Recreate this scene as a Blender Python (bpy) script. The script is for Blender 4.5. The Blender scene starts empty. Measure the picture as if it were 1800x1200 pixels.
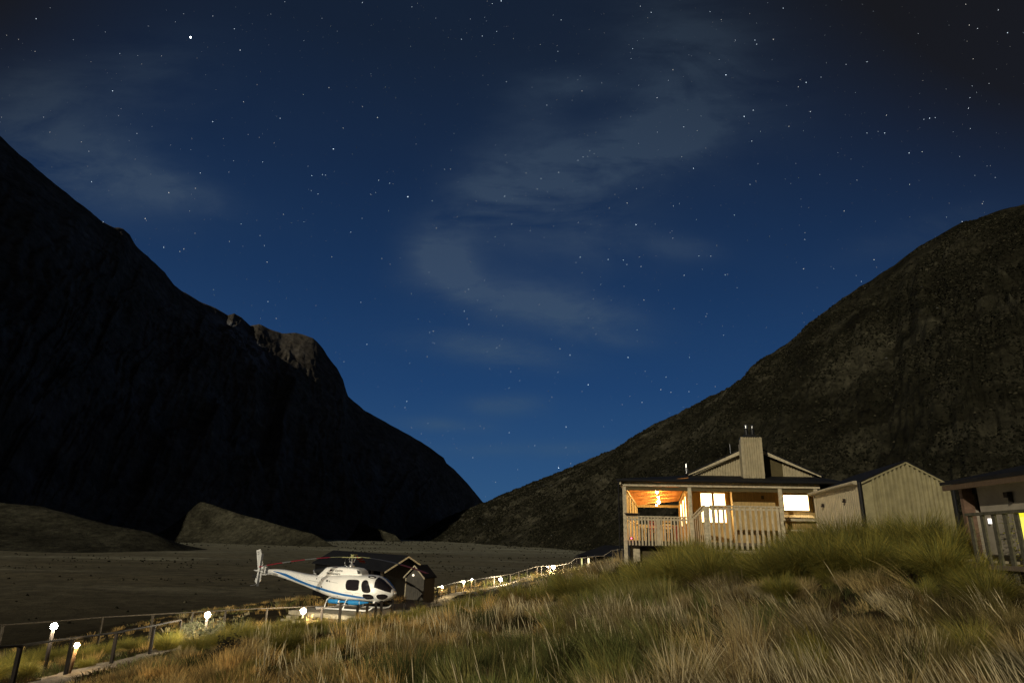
import bpy, math, random
import numpy as np
random.seed(7); RNG = np.random.default_rng(7)
rad = math.radians
# ------------------------------------------------------------------ camera, sky, moon, exposure
S = bpy.context.scene
COL = S.collection
F = 1125.0
PITCH, ROLL = rad(17.0), rad(1.3)
fw = np.array([0, math.cos(PITCH), math.sin(PITCH)])
r0 = np.array([1, 0, 0.0]); u0 = np.array([0, -math.sin(PITCH), math.cos(PITCH)])
rt = r0 * math.cos(ROLL) + u0 * math.sin(ROLL)
up = u0 * math.cos(ROLL) - r0 * math.sin(ROLL)
def W(px, py, D):                       # a direction of the survey picture carried out to the distance D
    d = fw + rt * (px - 900) / F + up * (600 - py) / F
    return d * (D / d[1])
def proj(P):
    P = np.asarray(P, float); z = P @ fw
    return 900 + F * (P @ rt) / z, 600 - F * (P @ up) / z
from mathutils import Matrix, Vector
cam = bpy.data.cameras.new("camera"); cam.lens = 22.5; cam.sensor_width = 36
cam.clip_start = 0.05; cam.clip_end = 60000
camo = bpy.data.objects.new("camera", cam); COL.objects.link(camo)
M = Matrix.Identity(4)
for i in range(3):
    M[i][0] = rt[i]; M[i][1] = up[i]; M[i][2] = -fw[i]
camo.matrix_world = M
S.camera = camo
S.view_settings.view_transform = 'Standard'; S.view_settings.look = 'None'
S.view_settings.exposure = 0.0; S.view_settings.gamma = 1.0; S.view_settings.use_curve_mapping = False
S.cycles.use_denoising = True
S.cycles.max_bounces = 6; S.cycles.diffuse_bounces = 3
S.cycles.sample_clamp_indirect = 2.5

MOON_DIR = Vector((-0.52, -0.80, 0.335)).normalized()     # towards the moon, behind the camera and to the left
moon = bpy.data.lights.new("moon_light", 'SUN'); moon.energy = 1.75; moon.angle = rad(0.6)
moon.color = (1.0, 0.90, 0.71)
mo = bpy.data.objects.new("moon_light", moon); COL.objects.link(mo)
mo.rotation_euler = MOON_DIR.to_track_quat('Z', 'Y').to_euler()

world = bpy.data.worlds.new("World"); S.world = world; world.use_nodes = True
def build_sky():
    nt = world.node_tree; nt.nodes.clear(); N = nt.nodes; L = nt.links
    out = N.new('ShaderNodeOutputWorld'); bg = N.new('ShaderNodeBackground'); L.new(bg.outputs[0], out.inputs[0])
    def inp(s, v):
        if isinstance(v, (int, float)): s.default_value = v
        elif isinstance(v, tuple): s.default_value = v
        else: L.new(v, s)
    def mt(op, a, b=0.0, c=None, clamp=False):
        n = N.new('ShaderNodeMath'); n.operation = op; n.use_clamp = clamp
        inp(n.inputs[0], a); inp(n.inputs[1], b)
        if c is not None: inp(n.inputs[2], c)
        return n.outputs[0]
    def mixc(f, a, b, typ='MIX'):
        n = N.new('ShaderNodeMix'); n.data_type = 'RGBA'; n.blend_type = typ; n.clamp_factor = True
        inp(n.inputs[0], f); inp(n.inputs[6], a); inp(n.inputs[7], b); return n.outputs[2]
    tc = N.new('ShaderNodeTexCoord'); g = tc.outputs['Generated']
    sep = N.new('ShaderNodeSeparateXYZ'); L.new(g, sep.inputs[0]); X, Y, Z = sep.outputs
    sky = N.new('ShaderNodeTexSky'); sky.sky_type = 'NISHITA'; sky.sun_disc = False
    sky.sun_elevation = math.asin(MOON_DIR.z); sky.sun_rotation = math.atan2(MOON_DIR.x, MOON_DIR.y)
    sky.altitude = 800; sky.dust_density = 0.3; sky.ozone_density = 3.0
    # night gradient over elevation
    rp = N.new('ShaderNodeValToRGB'); L.new(mt('MULTIPLY', Z, 1.0, clamp=True), rp.inputs[0])
    el = rp.color_ramp.elements
    stops = [(0.0, (.031, .096, .212)), (.10, (.0215, .073, .182)), (.22, (.0125, .0490, .142)), (.36, (.0090, .0330, .098)),
             (.52, (.0076, .0215, .060)), (.66, (.0072, .0150, .034)), (1.0, (.0065, .010, .018))]
    el[0].position, el[0].color = stops[0][0], stops[0][1] + (1,)
    el[1].position, el[1].color = stops[-1][0], stops[-1][1] + (1,)
    for p, c in stops[1:-1]:
        e = el.new(p); e.color = c + (1,)
    base = rp.outputs[0]
    # direction across the valley: darker away from the valley axis, over the flanks
    yy = mt('MAXIMUM', Y, 0.08)
    U = mt('DIVIDE', X, yy); V = mt('DIVIDE', Z, yy)
    comb = N.new('ShaderNodeCombineXYZ'); L.new(U, comb.inputs[0]); L.new(V, comb.inputs[1])
    def gauss(u_, v_, ru, rv, ang, amp):
        du = mt('SUBTRACT', U, u_); dv = mt('SUBTRACT', V, v_)
        c, s = math.cos(ang), math.sin(ang)
        a = mt('MULTIPLY_ADD', du, c / ru, mt('MULTIPLY', dv, s / ru))
        b = mt('MULTIPLY_ADD', du, -s / rv, mt('MULTIPLY', dv, c / rv))
        q = mt('ADD', mt('MULTIPLY', a, a), mt('MULTIPLY', b, b))
        return mt('MULTIPLY', mt('EXPONENT', mt('MULTIPLY', q, -1.0)), amp)
    def noise(scale, detail, rough, dist=0.0, vec=None, stretch=(1, 1, 1), rot=0.0):
        m = N.new('ShaderNodeMapping'); L.new(vec or comb.outputs[0], m.inputs[0])
        m.inputs['Scale'].default_value = stretch; m.inputs['Rotation'].default_value = (0, 0, rot)
        n = N.new('ShaderNodeTexNoise'); L.new(m.outputs[0], n.inputs['Vector'])
        n.inputs['Scale'].default_value = scale; n.inputs['Detail'].default_value = detail
        n.inputs['Roughness'].default_value = rough; n.inputs['Distortion'].default_value = dist
        return n.outputs['Fac']
    def uv(px, py):
        p = W(px, py, 1.0); return p[0], p[2]
    blobs = [(1230, 90, 150, 110, -.9, .75), (1190, 190, 110, 60, .9, .7), (1120, 262, 150, 48, .35, 1.0), (985, 300, 110, 50, .15, .95),
             (890, 345, 70, 80, .5, .8), (800, 400, 55, 90, -.5, .75), (790, 470, 70, 32, -.7, .8), (900, 525, 120, 36, -.1, .75),
             (1010, 545, 110, 36, -.15, .7), (1000, 150, 70, 24, .05, .55), (930, 200, 60, 70, 0, .35), (860, 615, 120, 24, -.12, .8),
             (890, 712, 70, 18, .05, .7), (790, 747, 75, 12, -.04, .6), (1060, 592, 70, 16, -.1, .5), (1200, 435, 60, 22, -.1, .4),
             (60, 170, 110, 70, -.2, .8), (150, 290, 170, 60, -.30, 1.0), (310, 335, 75, 26, -.35, 1.0), (260, 130, 110, 80, 0, .40),
             (1060, 420, 110, 60, 0, .35), (1000, 380, 90, 50, 0, .45), (1640, 400, 120, 24, .35, .35), (980, 790, 200, 14, .02, .35), (30, 330, 80, 50, 0, .45)]
    tot = None
    for px, py, rx, ry, a, amp in blobs:
        u_, v_ = uv(px, py)
        k = (1 + v_ * v_) ** .5 * 1.08
        t = gauss(u_, v_, rx / F * k * .92, ry / F * k * .98, a, amp)
        tot = t if tot is None else mt('ADD', tot, t)
    n1 = noise(3.4, 12, .62, .7, stretch=(1, 2.3, 1), rot=-.55)
    n2 = noise(9.0, 11, .62, .5, stretch=(1, 3.0, 1), rot=-.7)
    det = mt('ADD', mt('MULTIPLY', n1, 2.3), mt('MULTIPLY', n2, .9))
    det = mt('SUBTRACT', det, 1.04)
    dens = mt('MULTIPLY', tot, mt('MULTIPLY', mt('MAXIMUM', det, 0.0), 1.6), clamp=False)
    dens = mt('MULTIPLY', dens, 1.0, clamp=True)
    # faint high veil everywhere
    veil = mt('MULTIPLY', mt('MAXIMUM', mt('SUBTRACT', noise(1.7, 6, .55, .4), .45), 0), .35)
    dens = mt('MINIMUM', mt('ADD', dens, veil), 1.0)
    cl = N.new('ShaderNodeValToRGB'); L.new(mt('MULTIPLY', Z, 1.0, clamp=True), cl.inputs[0])
    e = cl.color_ramp.elements
    e[0].position = 0; e[0].color = (.040, .095, .175, 1); e[1].position = .8; e[1].color = (.017, .027, .040, 1)
    m_ = e.new(.38); m_.color = (.036, .064, .118, 1)
    col = mixc(dens, base, cl.outputs[0])
    # lens vignetting painted into the sky colour, high right and at the far left
    ud, vd = uv(1790, -40); dark = gauss(ud, vd, .62, .50, -.5, 1.25)
    ud, vd = uv(-90, -60); dark2 = gauss(ud, vd, .42, .42, 0, 1.0)
    dk = mt('MINIMUM', mt('ADD', dark, dark2), .92)
    col = mixc(dk, col, (.0088, .0082, .0074, 1))
    bk = N.new('ShaderNodeMapRange'); L.new(Y, bk.inputs[0]); bk.inputs[1].default_value = .30; bk.inputs[2].default_value = -.15
    col = mixc(bk.outputs[0], col, (.0125, .0125, .0135, 1))  # unseen sky behind the viewer dimmed to cut the blue ambient light
    # nishita moonlit air on top, very weak
    m2 = mixc(1.0, sky.outputs[0], (.30, .55, 1.0, 1), 'MULTIPLY')
    sc = N.new('ShaderNodeVectorMath'); sc.operation = 'SCALE'; L.new(m2, sc.inputs[0]); sc.inputs['Scale'].default_value = .0012
    ad = N.new('ShaderNodeVectorMath'); ad.operation = 'ADD'; L.new(col, ad.inputs[0]); L.new(sc.outputs[0], ad.inputs[1])
    L.new(ad.outputs[0], bg.inputs['Color']); bg.inputs['Strength'].default_value = 1.0
build_sky()
world.cycles.sampling_method = 'AUTOMATIC'

# ------------------------------------------------------------------ helpers
def lk(o, parent=None):
    COL.objects.link(o)
    if parent is not None: o.parent = parent
    return o
def tag(o, label=None, cat=None, group=None, kind=None):
    if label: o['label'] = label
    if cat: o['category'] = cat
    if group: o['group'] = group
    if kind: o['kind'] = kind
    return o
def empty(name, loc, rz=0, label=None, cat=None, group=None):
    o = bpy.data.objects.new(name, None); COL.objects.link(o)
    o.location = tuple(float(c) for c in loc); o.rotation_euler = (0, 0, rz); o.empty_display_size = .3
    return tag(o, label, cat, group)
MATS = {}
def mat(name, col, rough=.7, metal=0.0, noise_amt=.18, scale=6.0, bump=0.0, bscale=40.0, spec=.3, col2=None, coords='Object', stretch=None):
    if name in MATS: return MATS[name]
    m = bpy.data.materials.new(name); m.use_nodes = True; nt = m.node_tree; b = nt.nodes['Principled BSDF']
    b.inputs['Roughness'].default_value = rough; b.inputs['Metallic'].default_value = metal
    b.inputs['Specular IOR Level'].default_value = spec
    tc = nt.nodes.new('ShaderNodeTexCoord'); mp = nt.nodes.new('ShaderNodeMapping')
    nt.links.new(tc.outputs[coords], mp.inputs[0])
    if stretch: mp.inputs['Scale'].default_value = stretch
    n = nt.nodes.new('ShaderNodeTexNoise'); n.inputs['Scale'].default_value = scale; n.inputs['Detail'].default_value = 6
    n.inputs['Roughness'].default_value = .65
    nt.links.new(mp.outputs[0], n.inputs['Vector'])
    r = nt.nodes.new('ShaderNodeValToRGB'); nt.links.new(n.outputs['Fac'], r.inputs[0])
    c2 = col2 or tuple(c * (1 - noise_amt * 2) for c in col)
    c1 = col if col2 else tuple(min(1, c * (1 + noise_amt * .6)) for c in col)
    r.color_ramp.elements[0].position = .32; r.color_ramp.elements[0].color = tuple(c2) + (1,)
    r.color_ramp.elements[1].position = .66; r.color_ramp.elements[1].color = tuple(c1) + (1,)
    nt.links.new(r.outputs[0], b.inputs['Base Color'])
    if bump:
        n2 = nt.nodes.new('ShaderNodeTexNoise'); n2.inputs['Scale'].default_value = bscale; n2.inputs['Detail'].default_value = 5
        nt.links.new(mp.outputs[0], n2.inputs['Vector'])
        bp = nt.nodes.new('ShaderNodeBump'); bp.inputs['Strength'].default_value = bump; bp.inputs['Distance'].default_value = .05
        nt.links.new(n2.outputs['Fac'], bp.inputs['Height']); nt.links.new(bp.outputs[0], b.inputs['Normal'])
    MATS[name] = m; return m
def emat(name, col, strength, sampling='AUTO', var=0.0, scale=3.0, col2=None):
    if name in MATS: return MATS[name]
    m = bpy.data.materials.new(name); m.use_nodes = True; nt = m.node_tree; b = nt.nodes['Principled BSDF']
    b.inputs['Base Color'].default_value = (.6, .6, .55, 1)
    b.inputs['Emission Color'].default_value = tuple(col) + (1,); b.inputs['Emission Strength'].default_value = strength
    if var:
        tc = nt.nodes.new('ShaderNodeTexCoord'); n = nt.nodes.new('ShaderNodeTexNoise'); n.inputs['Scale'].default_value = scale
        n.inputs['Detail'].default_value = 4
        nt.links.new(tc.outputs['Object'], n.inputs['Vector'])
        r = nt.nodes.new('ShaderNodeValToRGB'); nt.links.new(n.outputs['Fac'], r.inputs[0])
        r.color_ramp.elements[0].position = .35; r.color_ramp.elements[1].position = .62
        r.color_ramp.elements[0].color = tuple(col2 or [c * (1 - var) for c in col]) + (1,); r.color_ramp.elements[1].color = tuple(col) + (1,)
        nt.links.new(r.outputs[0], b.inputs['Emission Color'])
    m.cycles.emission_sampling = sampling
    MATS[name] = m; return m
class MB:
    def __init__(s, T=None): s.v = []; s.f = []; s.T = T
    def add(s, vs, fs):
        k = len(s.v)
        for p in vs:
            s.v.append(tuple(float(c) for c in (s.T(*p) if s.T else p)))
        s.f += [tuple(i + k for i in f) for f in fs]; return s
    def box(s, x0, x1, y0, y1, z0, z1):
        return s.add([(x0, y0, z0), (x1, y0, z0), (x1, y1, z0), (x0, y1, z0), (x0, y0, z1), (x1, y0, z1), (x1, y1, z1), (x0, y1, z1)],
                     [(0, 3, 2, 1), (4, 5, 6, 7), (0, 1, 5, 4), (1, 2, 6, 5), (2, 3, 7, 6), (3, 0, 4, 7)])
    def hexa(s, b4, t4):
        return s.add(list(b4) + list(t4), [(0, 3, 2, 1), (4, 5, 6, 7), (0, 1, 5, 4), (1, 2, 6, 5), (2, 3, 7, 6), (3, 0, 4, 7)])
    def slab(s, pts, off):               # polygon extruded by a vector
        n = len(pts); p = [np.asarray(q, float) for q in pts]; o = np.asarray(off, float)
        return s.add([tuple(q) for q in p] + [tuple(q + o) for q in p],
                     [tuple(range(n))[::-1], tuple(range(n, 2 * n))] + [(i, (i + 1) % n, n + (i + 1) % n, n + i) for i in range(n)])
    def beam(s, a, b, w, h, upv=(0, 0, 1)):
        a = np.asarray(a, float); b = np.asarray(b, float); d = b - a; d /= np.linalg.norm(d)
        sd = np.cross(d, upv); sd /= (np.linalg.norm(sd) + 1e-9); u = np.cross(sd, d)
        c = [a - sd * w / 2 - u * h / 2, a + sd * w / 2 - u * h / 2, a + sd * w / 2 + u * h / 2, a - sd * w / 2 + u * h / 2]
        e = [q + (b - a) for q in c]
        return s.add(c + e, [(0, 1, 2, 3), (7, 6, 5, 4), (0, 4, 5, 1), (1, 5, 6, 2), (2, 6, 7, 3), (3, 7, 4, 0)])
    def tube(s, pts, r, n=10, cap=True):
        pts = [np.asarray(p, float) for p in pts]; rs = r if isinstance(r, (list, tuple)) else [r] * len(pts)
        vs = []; fs = []
        for i, p in enumerate(pts):
            d = pts[min(i + 1, len(pts) - 1)] - pts[max(i - 1, 0)]; d /= np.linalg.norm(d) + 1e-9
            a = np.array([0, 0, 1.0]) if abs(d[2]) < .9 else np.array([1.0, 0, 0])
            x = np.cross(d, a); x /= np.linalg.norm(x); y = np.cross(d, x)
            for k in range(n):
                t = 2 * math.pi * k / n; vs.append(tuple(p + (x * math.cos(t) + y * math.sin(t)) * rs[i]))
        for i in range(len(pts) - 1):
            for k in range(n):
                fs.append((i * n + k, i * n + (k + 1) % n, (i + 1) * n + (k + 1) % n, (i + 1) * n + k))
        if cap: fs += [tuple(range(n))[::-1], tuple(range((len(pts) - 1) * n, len(pts) * n))]
        return s.add(vs, fs)
    def ball(s, c, r, n=12, m=8, sc=(1, 1, 1)):
        vs = [(c[0], c[1], c[2] - r * sc[2])]; fs = []
        for j in range(1, m):
            a = -math.pi / 2 + math.pi * j / m
            for k in range(n):
                t = 2 * math.pi * k / n
                vs.append((c[0] + r * sc[0] * math.cos(a) * math.cos(t), c[1] + r * sc[1] * math.cos(a) * math.sin(t), c[2] + r * sc[2] * math.sin(a)))
        vs.append((c[0], c[1], c[2] + r * sc[2])); top = len(vs) - 1
        for k in range(n):
            fs.append((0, 1 + (k + 1) % n, 1 + k)); fs.append((top, top - n + k, top - n + (k + 1) % n))
        for j in range(m - 2):
            for k in range(n):
                fs.append((1 + j * n + k, 1 + j * n + (k + 1) % n, 1 + (j + 1) * n + (k + 1) % n, 1 + (j + 1) * n + k))
        return s.add(vs, fs)
    def build(s, name, m, parent=None, smooth=False, base=None):
        me = bpy.data.meshes.new(name)
        b = np.array(base if base is not None else ((parent.get('_base') if parent is not None and '_base' in parent else (0, 0, 0))), float)
        vs = (np.array(s.v) - b).tolist()
        me.from_pydata(vs, [], s.f); me.update()
        me.materials.append(m)
        if smooth: me.polygons.foreach_set('use_smooth', [True] * len(me.polygons))
        o = bpy.data.objects.new(name, me)
        if parent is None and base is not None: o.location = tuple(b)
        lk(o, parent)
        return o
def wthing(name, base, label, cat, group=None):        # a thing whose parts are given in world coordinates
    o = empty(name, base, 0, label, cat, group); o['_base'] = [float(c) for c in base]; return o
def sub(part, name, mb, m, root, smooth=False):        # sub-part in the same coordinates as the root's parts
    b = root['_base'] if '_base' in root else (0, 0, 0)
    return mb.build(name, m, part, smooth, base=b)
def copy_tree(o, parent=None):
    c = o.copy(); COL.objects.link(c); c.parent = parent
    for ch in list(o.children): copy_tree(ch, c)
    return c
# value noise, vectorised
_P = RNG.random((256, 256))
def vnoise(x, y):
    x = np.asarray(x, float); y = np.asarray(y, float)
    xi = np.floor(x).astype(int); yi = np.floor(y).astype(int); fx = x - xi; fy = y - yi
    fx = fx * fx * (3 - 2 * fx); fy = fy * fy * (3 - 2 * fy)
    a = _P[xi & 255, yi & 255]; b = _P[(xi + 1) & 255, yi & 255]; c = _P[xi & 255, (yi + 1) & 255]; d = _P[(xi + 1) & 255, (yi + 1) & 255]
    return (a * (1 - fx) + b * fx) * (1 - fy) + (c * (1 - fx) + d * fx) * fy
def fbm(x, y, o=5, g=.5):
    s = 0; a = 1; t = 0
    for i in range(o):
        s = s + a * vnoise(x * 2 ** i + 17.3 * i, y * 2 ** i - 9.1 * i); t += a; a *= g
    return s / t
def ridged(x, y, o=5, g=.55):
    s = 0; a = 1; t = 0
    for i in range(o):
        s = s + a * (1 - np.abs(2 * vnoise(x * 2 ** i + 31.7 * i, y * 2 ** i + 5.3 * i) - 1)); t += a; a *= g
    return s / t
def sstep(a, b, x):
    t = np.clip((np.asarray(x, float) - a) / (b - a), 0, 1); return t * t * (3 - 2 * t)
def fast_mesh(name, verts, tris, m, color=None, smooth=False, quads=False):
    me = bpy.data.meshes.new(name); k = tris.shape[1]
    me.vertices.add(len(verts)); me.vertices.foreach_set('co', verts.astype(np.float32).ravel())
    me.loops.add(tris.size); me.loops.foreach_set('vertex_index', tris.astype(np.int32).ravel())
    me.polygons.add(len(tris)); me.polygons.foreach_set('loop_start', np.arange(0, tris.size, k, dtype=np.int32))
    me.update(calc_edges=True)
    if smooth: me.polygons.foreach_set('use_smooth', np.ones(len(tris), bool))
    if color is not None:
        at = me.color_attributes.new('tint', 'FLOAT_COLOR', 'POINT')
        c = np.ones((len(verts), 4), np.float32); c[:, :3] = color; at.data.foreach_set('color', c.ravel())
    me.materials.append(m)
    return me
def grid_faces(ni, nj):
    i, j = np.meshgrid(np.arange(ni - 1), np.arange(nj - 1), indexing='ij'); a = (i * nj + j).ravel()
    return np.stack([a, a + nj, a + nj + 1, a + 1], 1)

# ------------------------------------------------------------------ the ground
CTRL = np.array([(0, 0, -1.6), (-3, 0, -1.95), (4, 0, -1.3), (9, 3, -1.1), (-8, 2, -3.0), (-14, 5, -3.9), (0, -8, -1.2), (-10, -6, -2.8), (12, -5, -.6),
    (0, 8, -2.05), (5, 8, -1.6), (9, 8, -1.25), (-5, 8, -2.75), (-9, 10, -3.5), (-11.8, 18, -3.8), (-12.8, 26, -4.38), (-12.7, 29, -4.42), (-12, 12, -3.7),
    (-8.8, 15, -3.45), (-7.6, 16, -3.25), (-5.9, 22, -3.25), (-3.9, 25, -3.4), (.2, 25, -2.45), (4.2, 24, -1.7), (7, 22, -1.15), (8.3, 18, -.6), (10.3, 17, -.35), (8.8, 12, -1.0),
    (-9.7, 33, -4.25), (-9, 38, -4.3), (-15, 40, -4.7), (-6.3, 45, -4.1), (-6, 51, -4.95), (-4, 62, -5.0), (-.7, 75, -5.0), (5.1, 75, -3.95), (10.3, 60, -1.75), (10, 50, -1.5),
    (5.5, 31, -1.05), (9, 31, -1.0), (14, 30, -.9), (12, 45, -1.3), (20, 35, -.5), (12, 22, -.3), (15, 22, -.3), (11.2, 16.5, -.6), (14, 12, -.5), (20, 20, .1), (30, 40, 1.5), (30, 10, 2),
    (-20, 22, -5.0), (-18, 30, -5.2), (-25, 40, -6.2), (-15, 58, -5.2), (-30, 60, -7.3), (-5, 95, -7.0), (20, 95, -4), (10, 85, -3.7), (0, 35, -3.5), (0, 45, -4.4), (3, 38, -2.6), (-4, 33, -3.9), (1.5, 18, -2.05), (-3, 16, -2.6)])
_fence = [(738, 1045, 50), (800, 1023, 58), (870, 1013, 66), (944, 995, 70), (1000, 990, 69), (1046, 977, 65), (1094, 964, 60)]
CTRL = np.array([c for c in CTRL if not (c[1] > 49 and -7 < c[0] < 11 and c[1] < 80)] + [tuple(W(*f) - [0, 0, .88]) for f in _fence] + [tuple(W(f[0], f[1], f[2] - 3) - [0, 0, .95]) for f in _fence])
def tps_fit(P):
    n = len(P); d = np.linalg.norm(P[:, None, :2] - P[None, :, :2], axis=2)
    K = np.where(d > 0, d * d * np.log(d + 1e-9), 0) + np.eye(n) * .6
    A = np.zeros((n + 3, n + 3)); A[:n, :n] = K; A[:n, n] = 1; A[:n, n + 1:] = P[:, :2]; A[n, :n] = 1; A[n + 1:, :n] = P[:, :2].T
    return np.linalg.solve(A, np.concatenate([P[:, 2], np.zeros(3)]))
_W = tps_fit(CTRL)
def gz(x, y):
    x = np.asarray(x, float); y = np.asarray(y, float); sh = x.shape; xf = x.ravel(); yf = y.ravel(); out = np.zeros(len(xf)); n = len(CTRL)
    for s in range(0, len(xf), 20000):
        X = np.clip(xf[s:s + 20000], -60, 60); Y = np.clip(yf[s:s + 20000], -30, 110)
        d = np.hypot(X[:, None] - CTRL[None, :, 0], Y[:, None] - CTRL[None, :, 1])
        out[s:s + 20000] = (np.where(d > 0, d * d * np.log(d + 1e-9), 0) @ _W[:n]) + _W[n] + _W[n + 1] * X + _W[n + 2] * Y
    out = np.clip(out, -8.2, 14).reshape(sh)
    far = np.maximum(sstep(75, 150, y), sstep(28, 62, -x))
    flat = -8.0 + sstep(30, 150, x) * 14 * sstep(400, 150, y)
    z = out * (1 - far) + flat * far
    z = z + ((fbm(x * .35, y * .35, 3) - .5) * .22 + (fbm(x * .9 + 7, y * .9, 3) - .5) * .62 * np.where(y > 7, sstep(-.50, -.36, x / np.maximum(y, 1)) * (1 - sstep(30, 40, y)), 1)) * (1 - far) * sstep(4, 9, np.hypot(x, y)) + (fbm(x * .02 + 9, y * .02, 4) - .5) * 1.3 * far
    return z
def gz1(x, y): return float(gz(np.array([x]), np.array([y]))[0])
FL_OBJ = None
def ground_material():
    m = bpy.data.materials.new('ground_turf'); m.use_nodes = True; nt = m.node_tree; b = nt.nodes['Principled BSDF']
    b.inputs['Roughness'].default_value = .95; b.inputs['Specular IOR Level'].default_value = .05
    geo = nt.nodes.new('ShaderNodeNewGeometry')
    def nz(scale, detail, stretch):
        mp = nt.nodes.new('ShaderNodeMapping'); nt.links.new(geo.outputs['Position'], mp.inputs[0]); mp.inputs['Scale'].default_value = stretch
        n = nt.nodes.new('ShaderNodeTexNoise'); n.inputs['Scale'].default_value = scale; n.inputs['Detail'].default_value = detail; n.inputs['Roughness'].default_value = .7
        nt.links.new(mp.outputs[0], n.inputs['Vector']); return n.outputs['Fac']
    def ramp(f, stops):
        r = nt.nodes.new('ShaderNodeValToRGB'); nt.links.new(f, r.inputs[0]); e = r.color_ramp.elements
        e[0].position, e[0].color = stops[0][0], stops[0][1] + (1,); e[1].position, e[1].color = stops[-1][0], stops[-1][1] + (1,)
        for p, c in stops[1:-1]: q = e.new(p); q.color = c + (1,)
        return r.outputs[0]
    big = ramp(nz(.02, 9, (.35, 1, 1)), [(.34, (.14, .128, .092)), (.46, (.22, .205, .15)), (.53, (.17, .16, .12)), (.63, (.36, .35, .27))])
    fine = ramp(nz(.35, 9, (1, 1, 1)), [(.3, (.45, .45, .45)), (.7, (1.15, 1.15, 1.1))])
    mx = nt.nodes.new('ShaderNodeMix'); mx.data_type = 'RGBA'; mx.blend_type = 'MULTIPLY'; mx.inputs[0].default_value = 1
    nt.links.new(big, mx.inputs[6]); nt.links.new(fine, mx.inputs[7])
    tone = nt.nodes.new('ShaderNodeMix'); tone.data_type = 'RGBA'; tone.blend_type = 'MULTIPLY'; tone.inputs[0].default_value = 1
    sp = nt.nodes.new('ShaderNodeSeparateXYZ'); nt.links.new(geo.outputs['Position'], sp.inputs[0])
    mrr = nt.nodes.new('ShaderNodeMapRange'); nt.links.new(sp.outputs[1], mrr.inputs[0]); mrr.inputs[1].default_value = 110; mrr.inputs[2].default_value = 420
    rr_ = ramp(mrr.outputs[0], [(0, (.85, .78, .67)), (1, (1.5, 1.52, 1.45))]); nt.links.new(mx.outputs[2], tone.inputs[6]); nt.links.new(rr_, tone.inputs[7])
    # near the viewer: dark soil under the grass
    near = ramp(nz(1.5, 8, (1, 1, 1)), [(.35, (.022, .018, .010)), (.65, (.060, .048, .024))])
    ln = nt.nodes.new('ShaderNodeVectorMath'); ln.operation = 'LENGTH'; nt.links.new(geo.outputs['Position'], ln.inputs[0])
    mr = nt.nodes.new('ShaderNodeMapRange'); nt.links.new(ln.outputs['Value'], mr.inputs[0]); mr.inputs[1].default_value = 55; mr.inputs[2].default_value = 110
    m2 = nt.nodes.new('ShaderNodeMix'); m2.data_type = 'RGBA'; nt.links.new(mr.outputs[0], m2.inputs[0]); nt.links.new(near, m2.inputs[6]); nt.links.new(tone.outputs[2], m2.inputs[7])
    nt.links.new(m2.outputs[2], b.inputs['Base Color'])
    bp = nt.nodes.new('ShaderNodeBump'); bp.inputs['Strength'].default_value = .6; bp.inputs['Distance'].default_value = .35
    nt.links.new(nz(.9, 8, (1, 1, 1)), bp.inputs['Height']); nt.links.new(bp.outputs[0], b.inputs['Normal'])
    return m
def build_ground():
    s = np.linspace(-1, 1, 460); xs = np.sinh(s * 5.0) / np.sinh(5.0) * 3600
    t = np.linspace(0, 1, 460); ys = -25 + np.sinh(t * 5.6) / np.sinh(5.6) * 4600
    X, Y = np.meshgrid(xs, ys, indexing='ij'); Z = gz(X, Y)
    v = np.stack([X, Y, Z], -1).reshape(-1, 3)
    me = fast_mesh('ground', v, grid_faces(len(xs), len(ys)), ground_material(), smooth=True)
    o = lk(bpy.data.objects.new('ground', me)); tag(o, kind='structure'); return o
build_ground()

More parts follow.
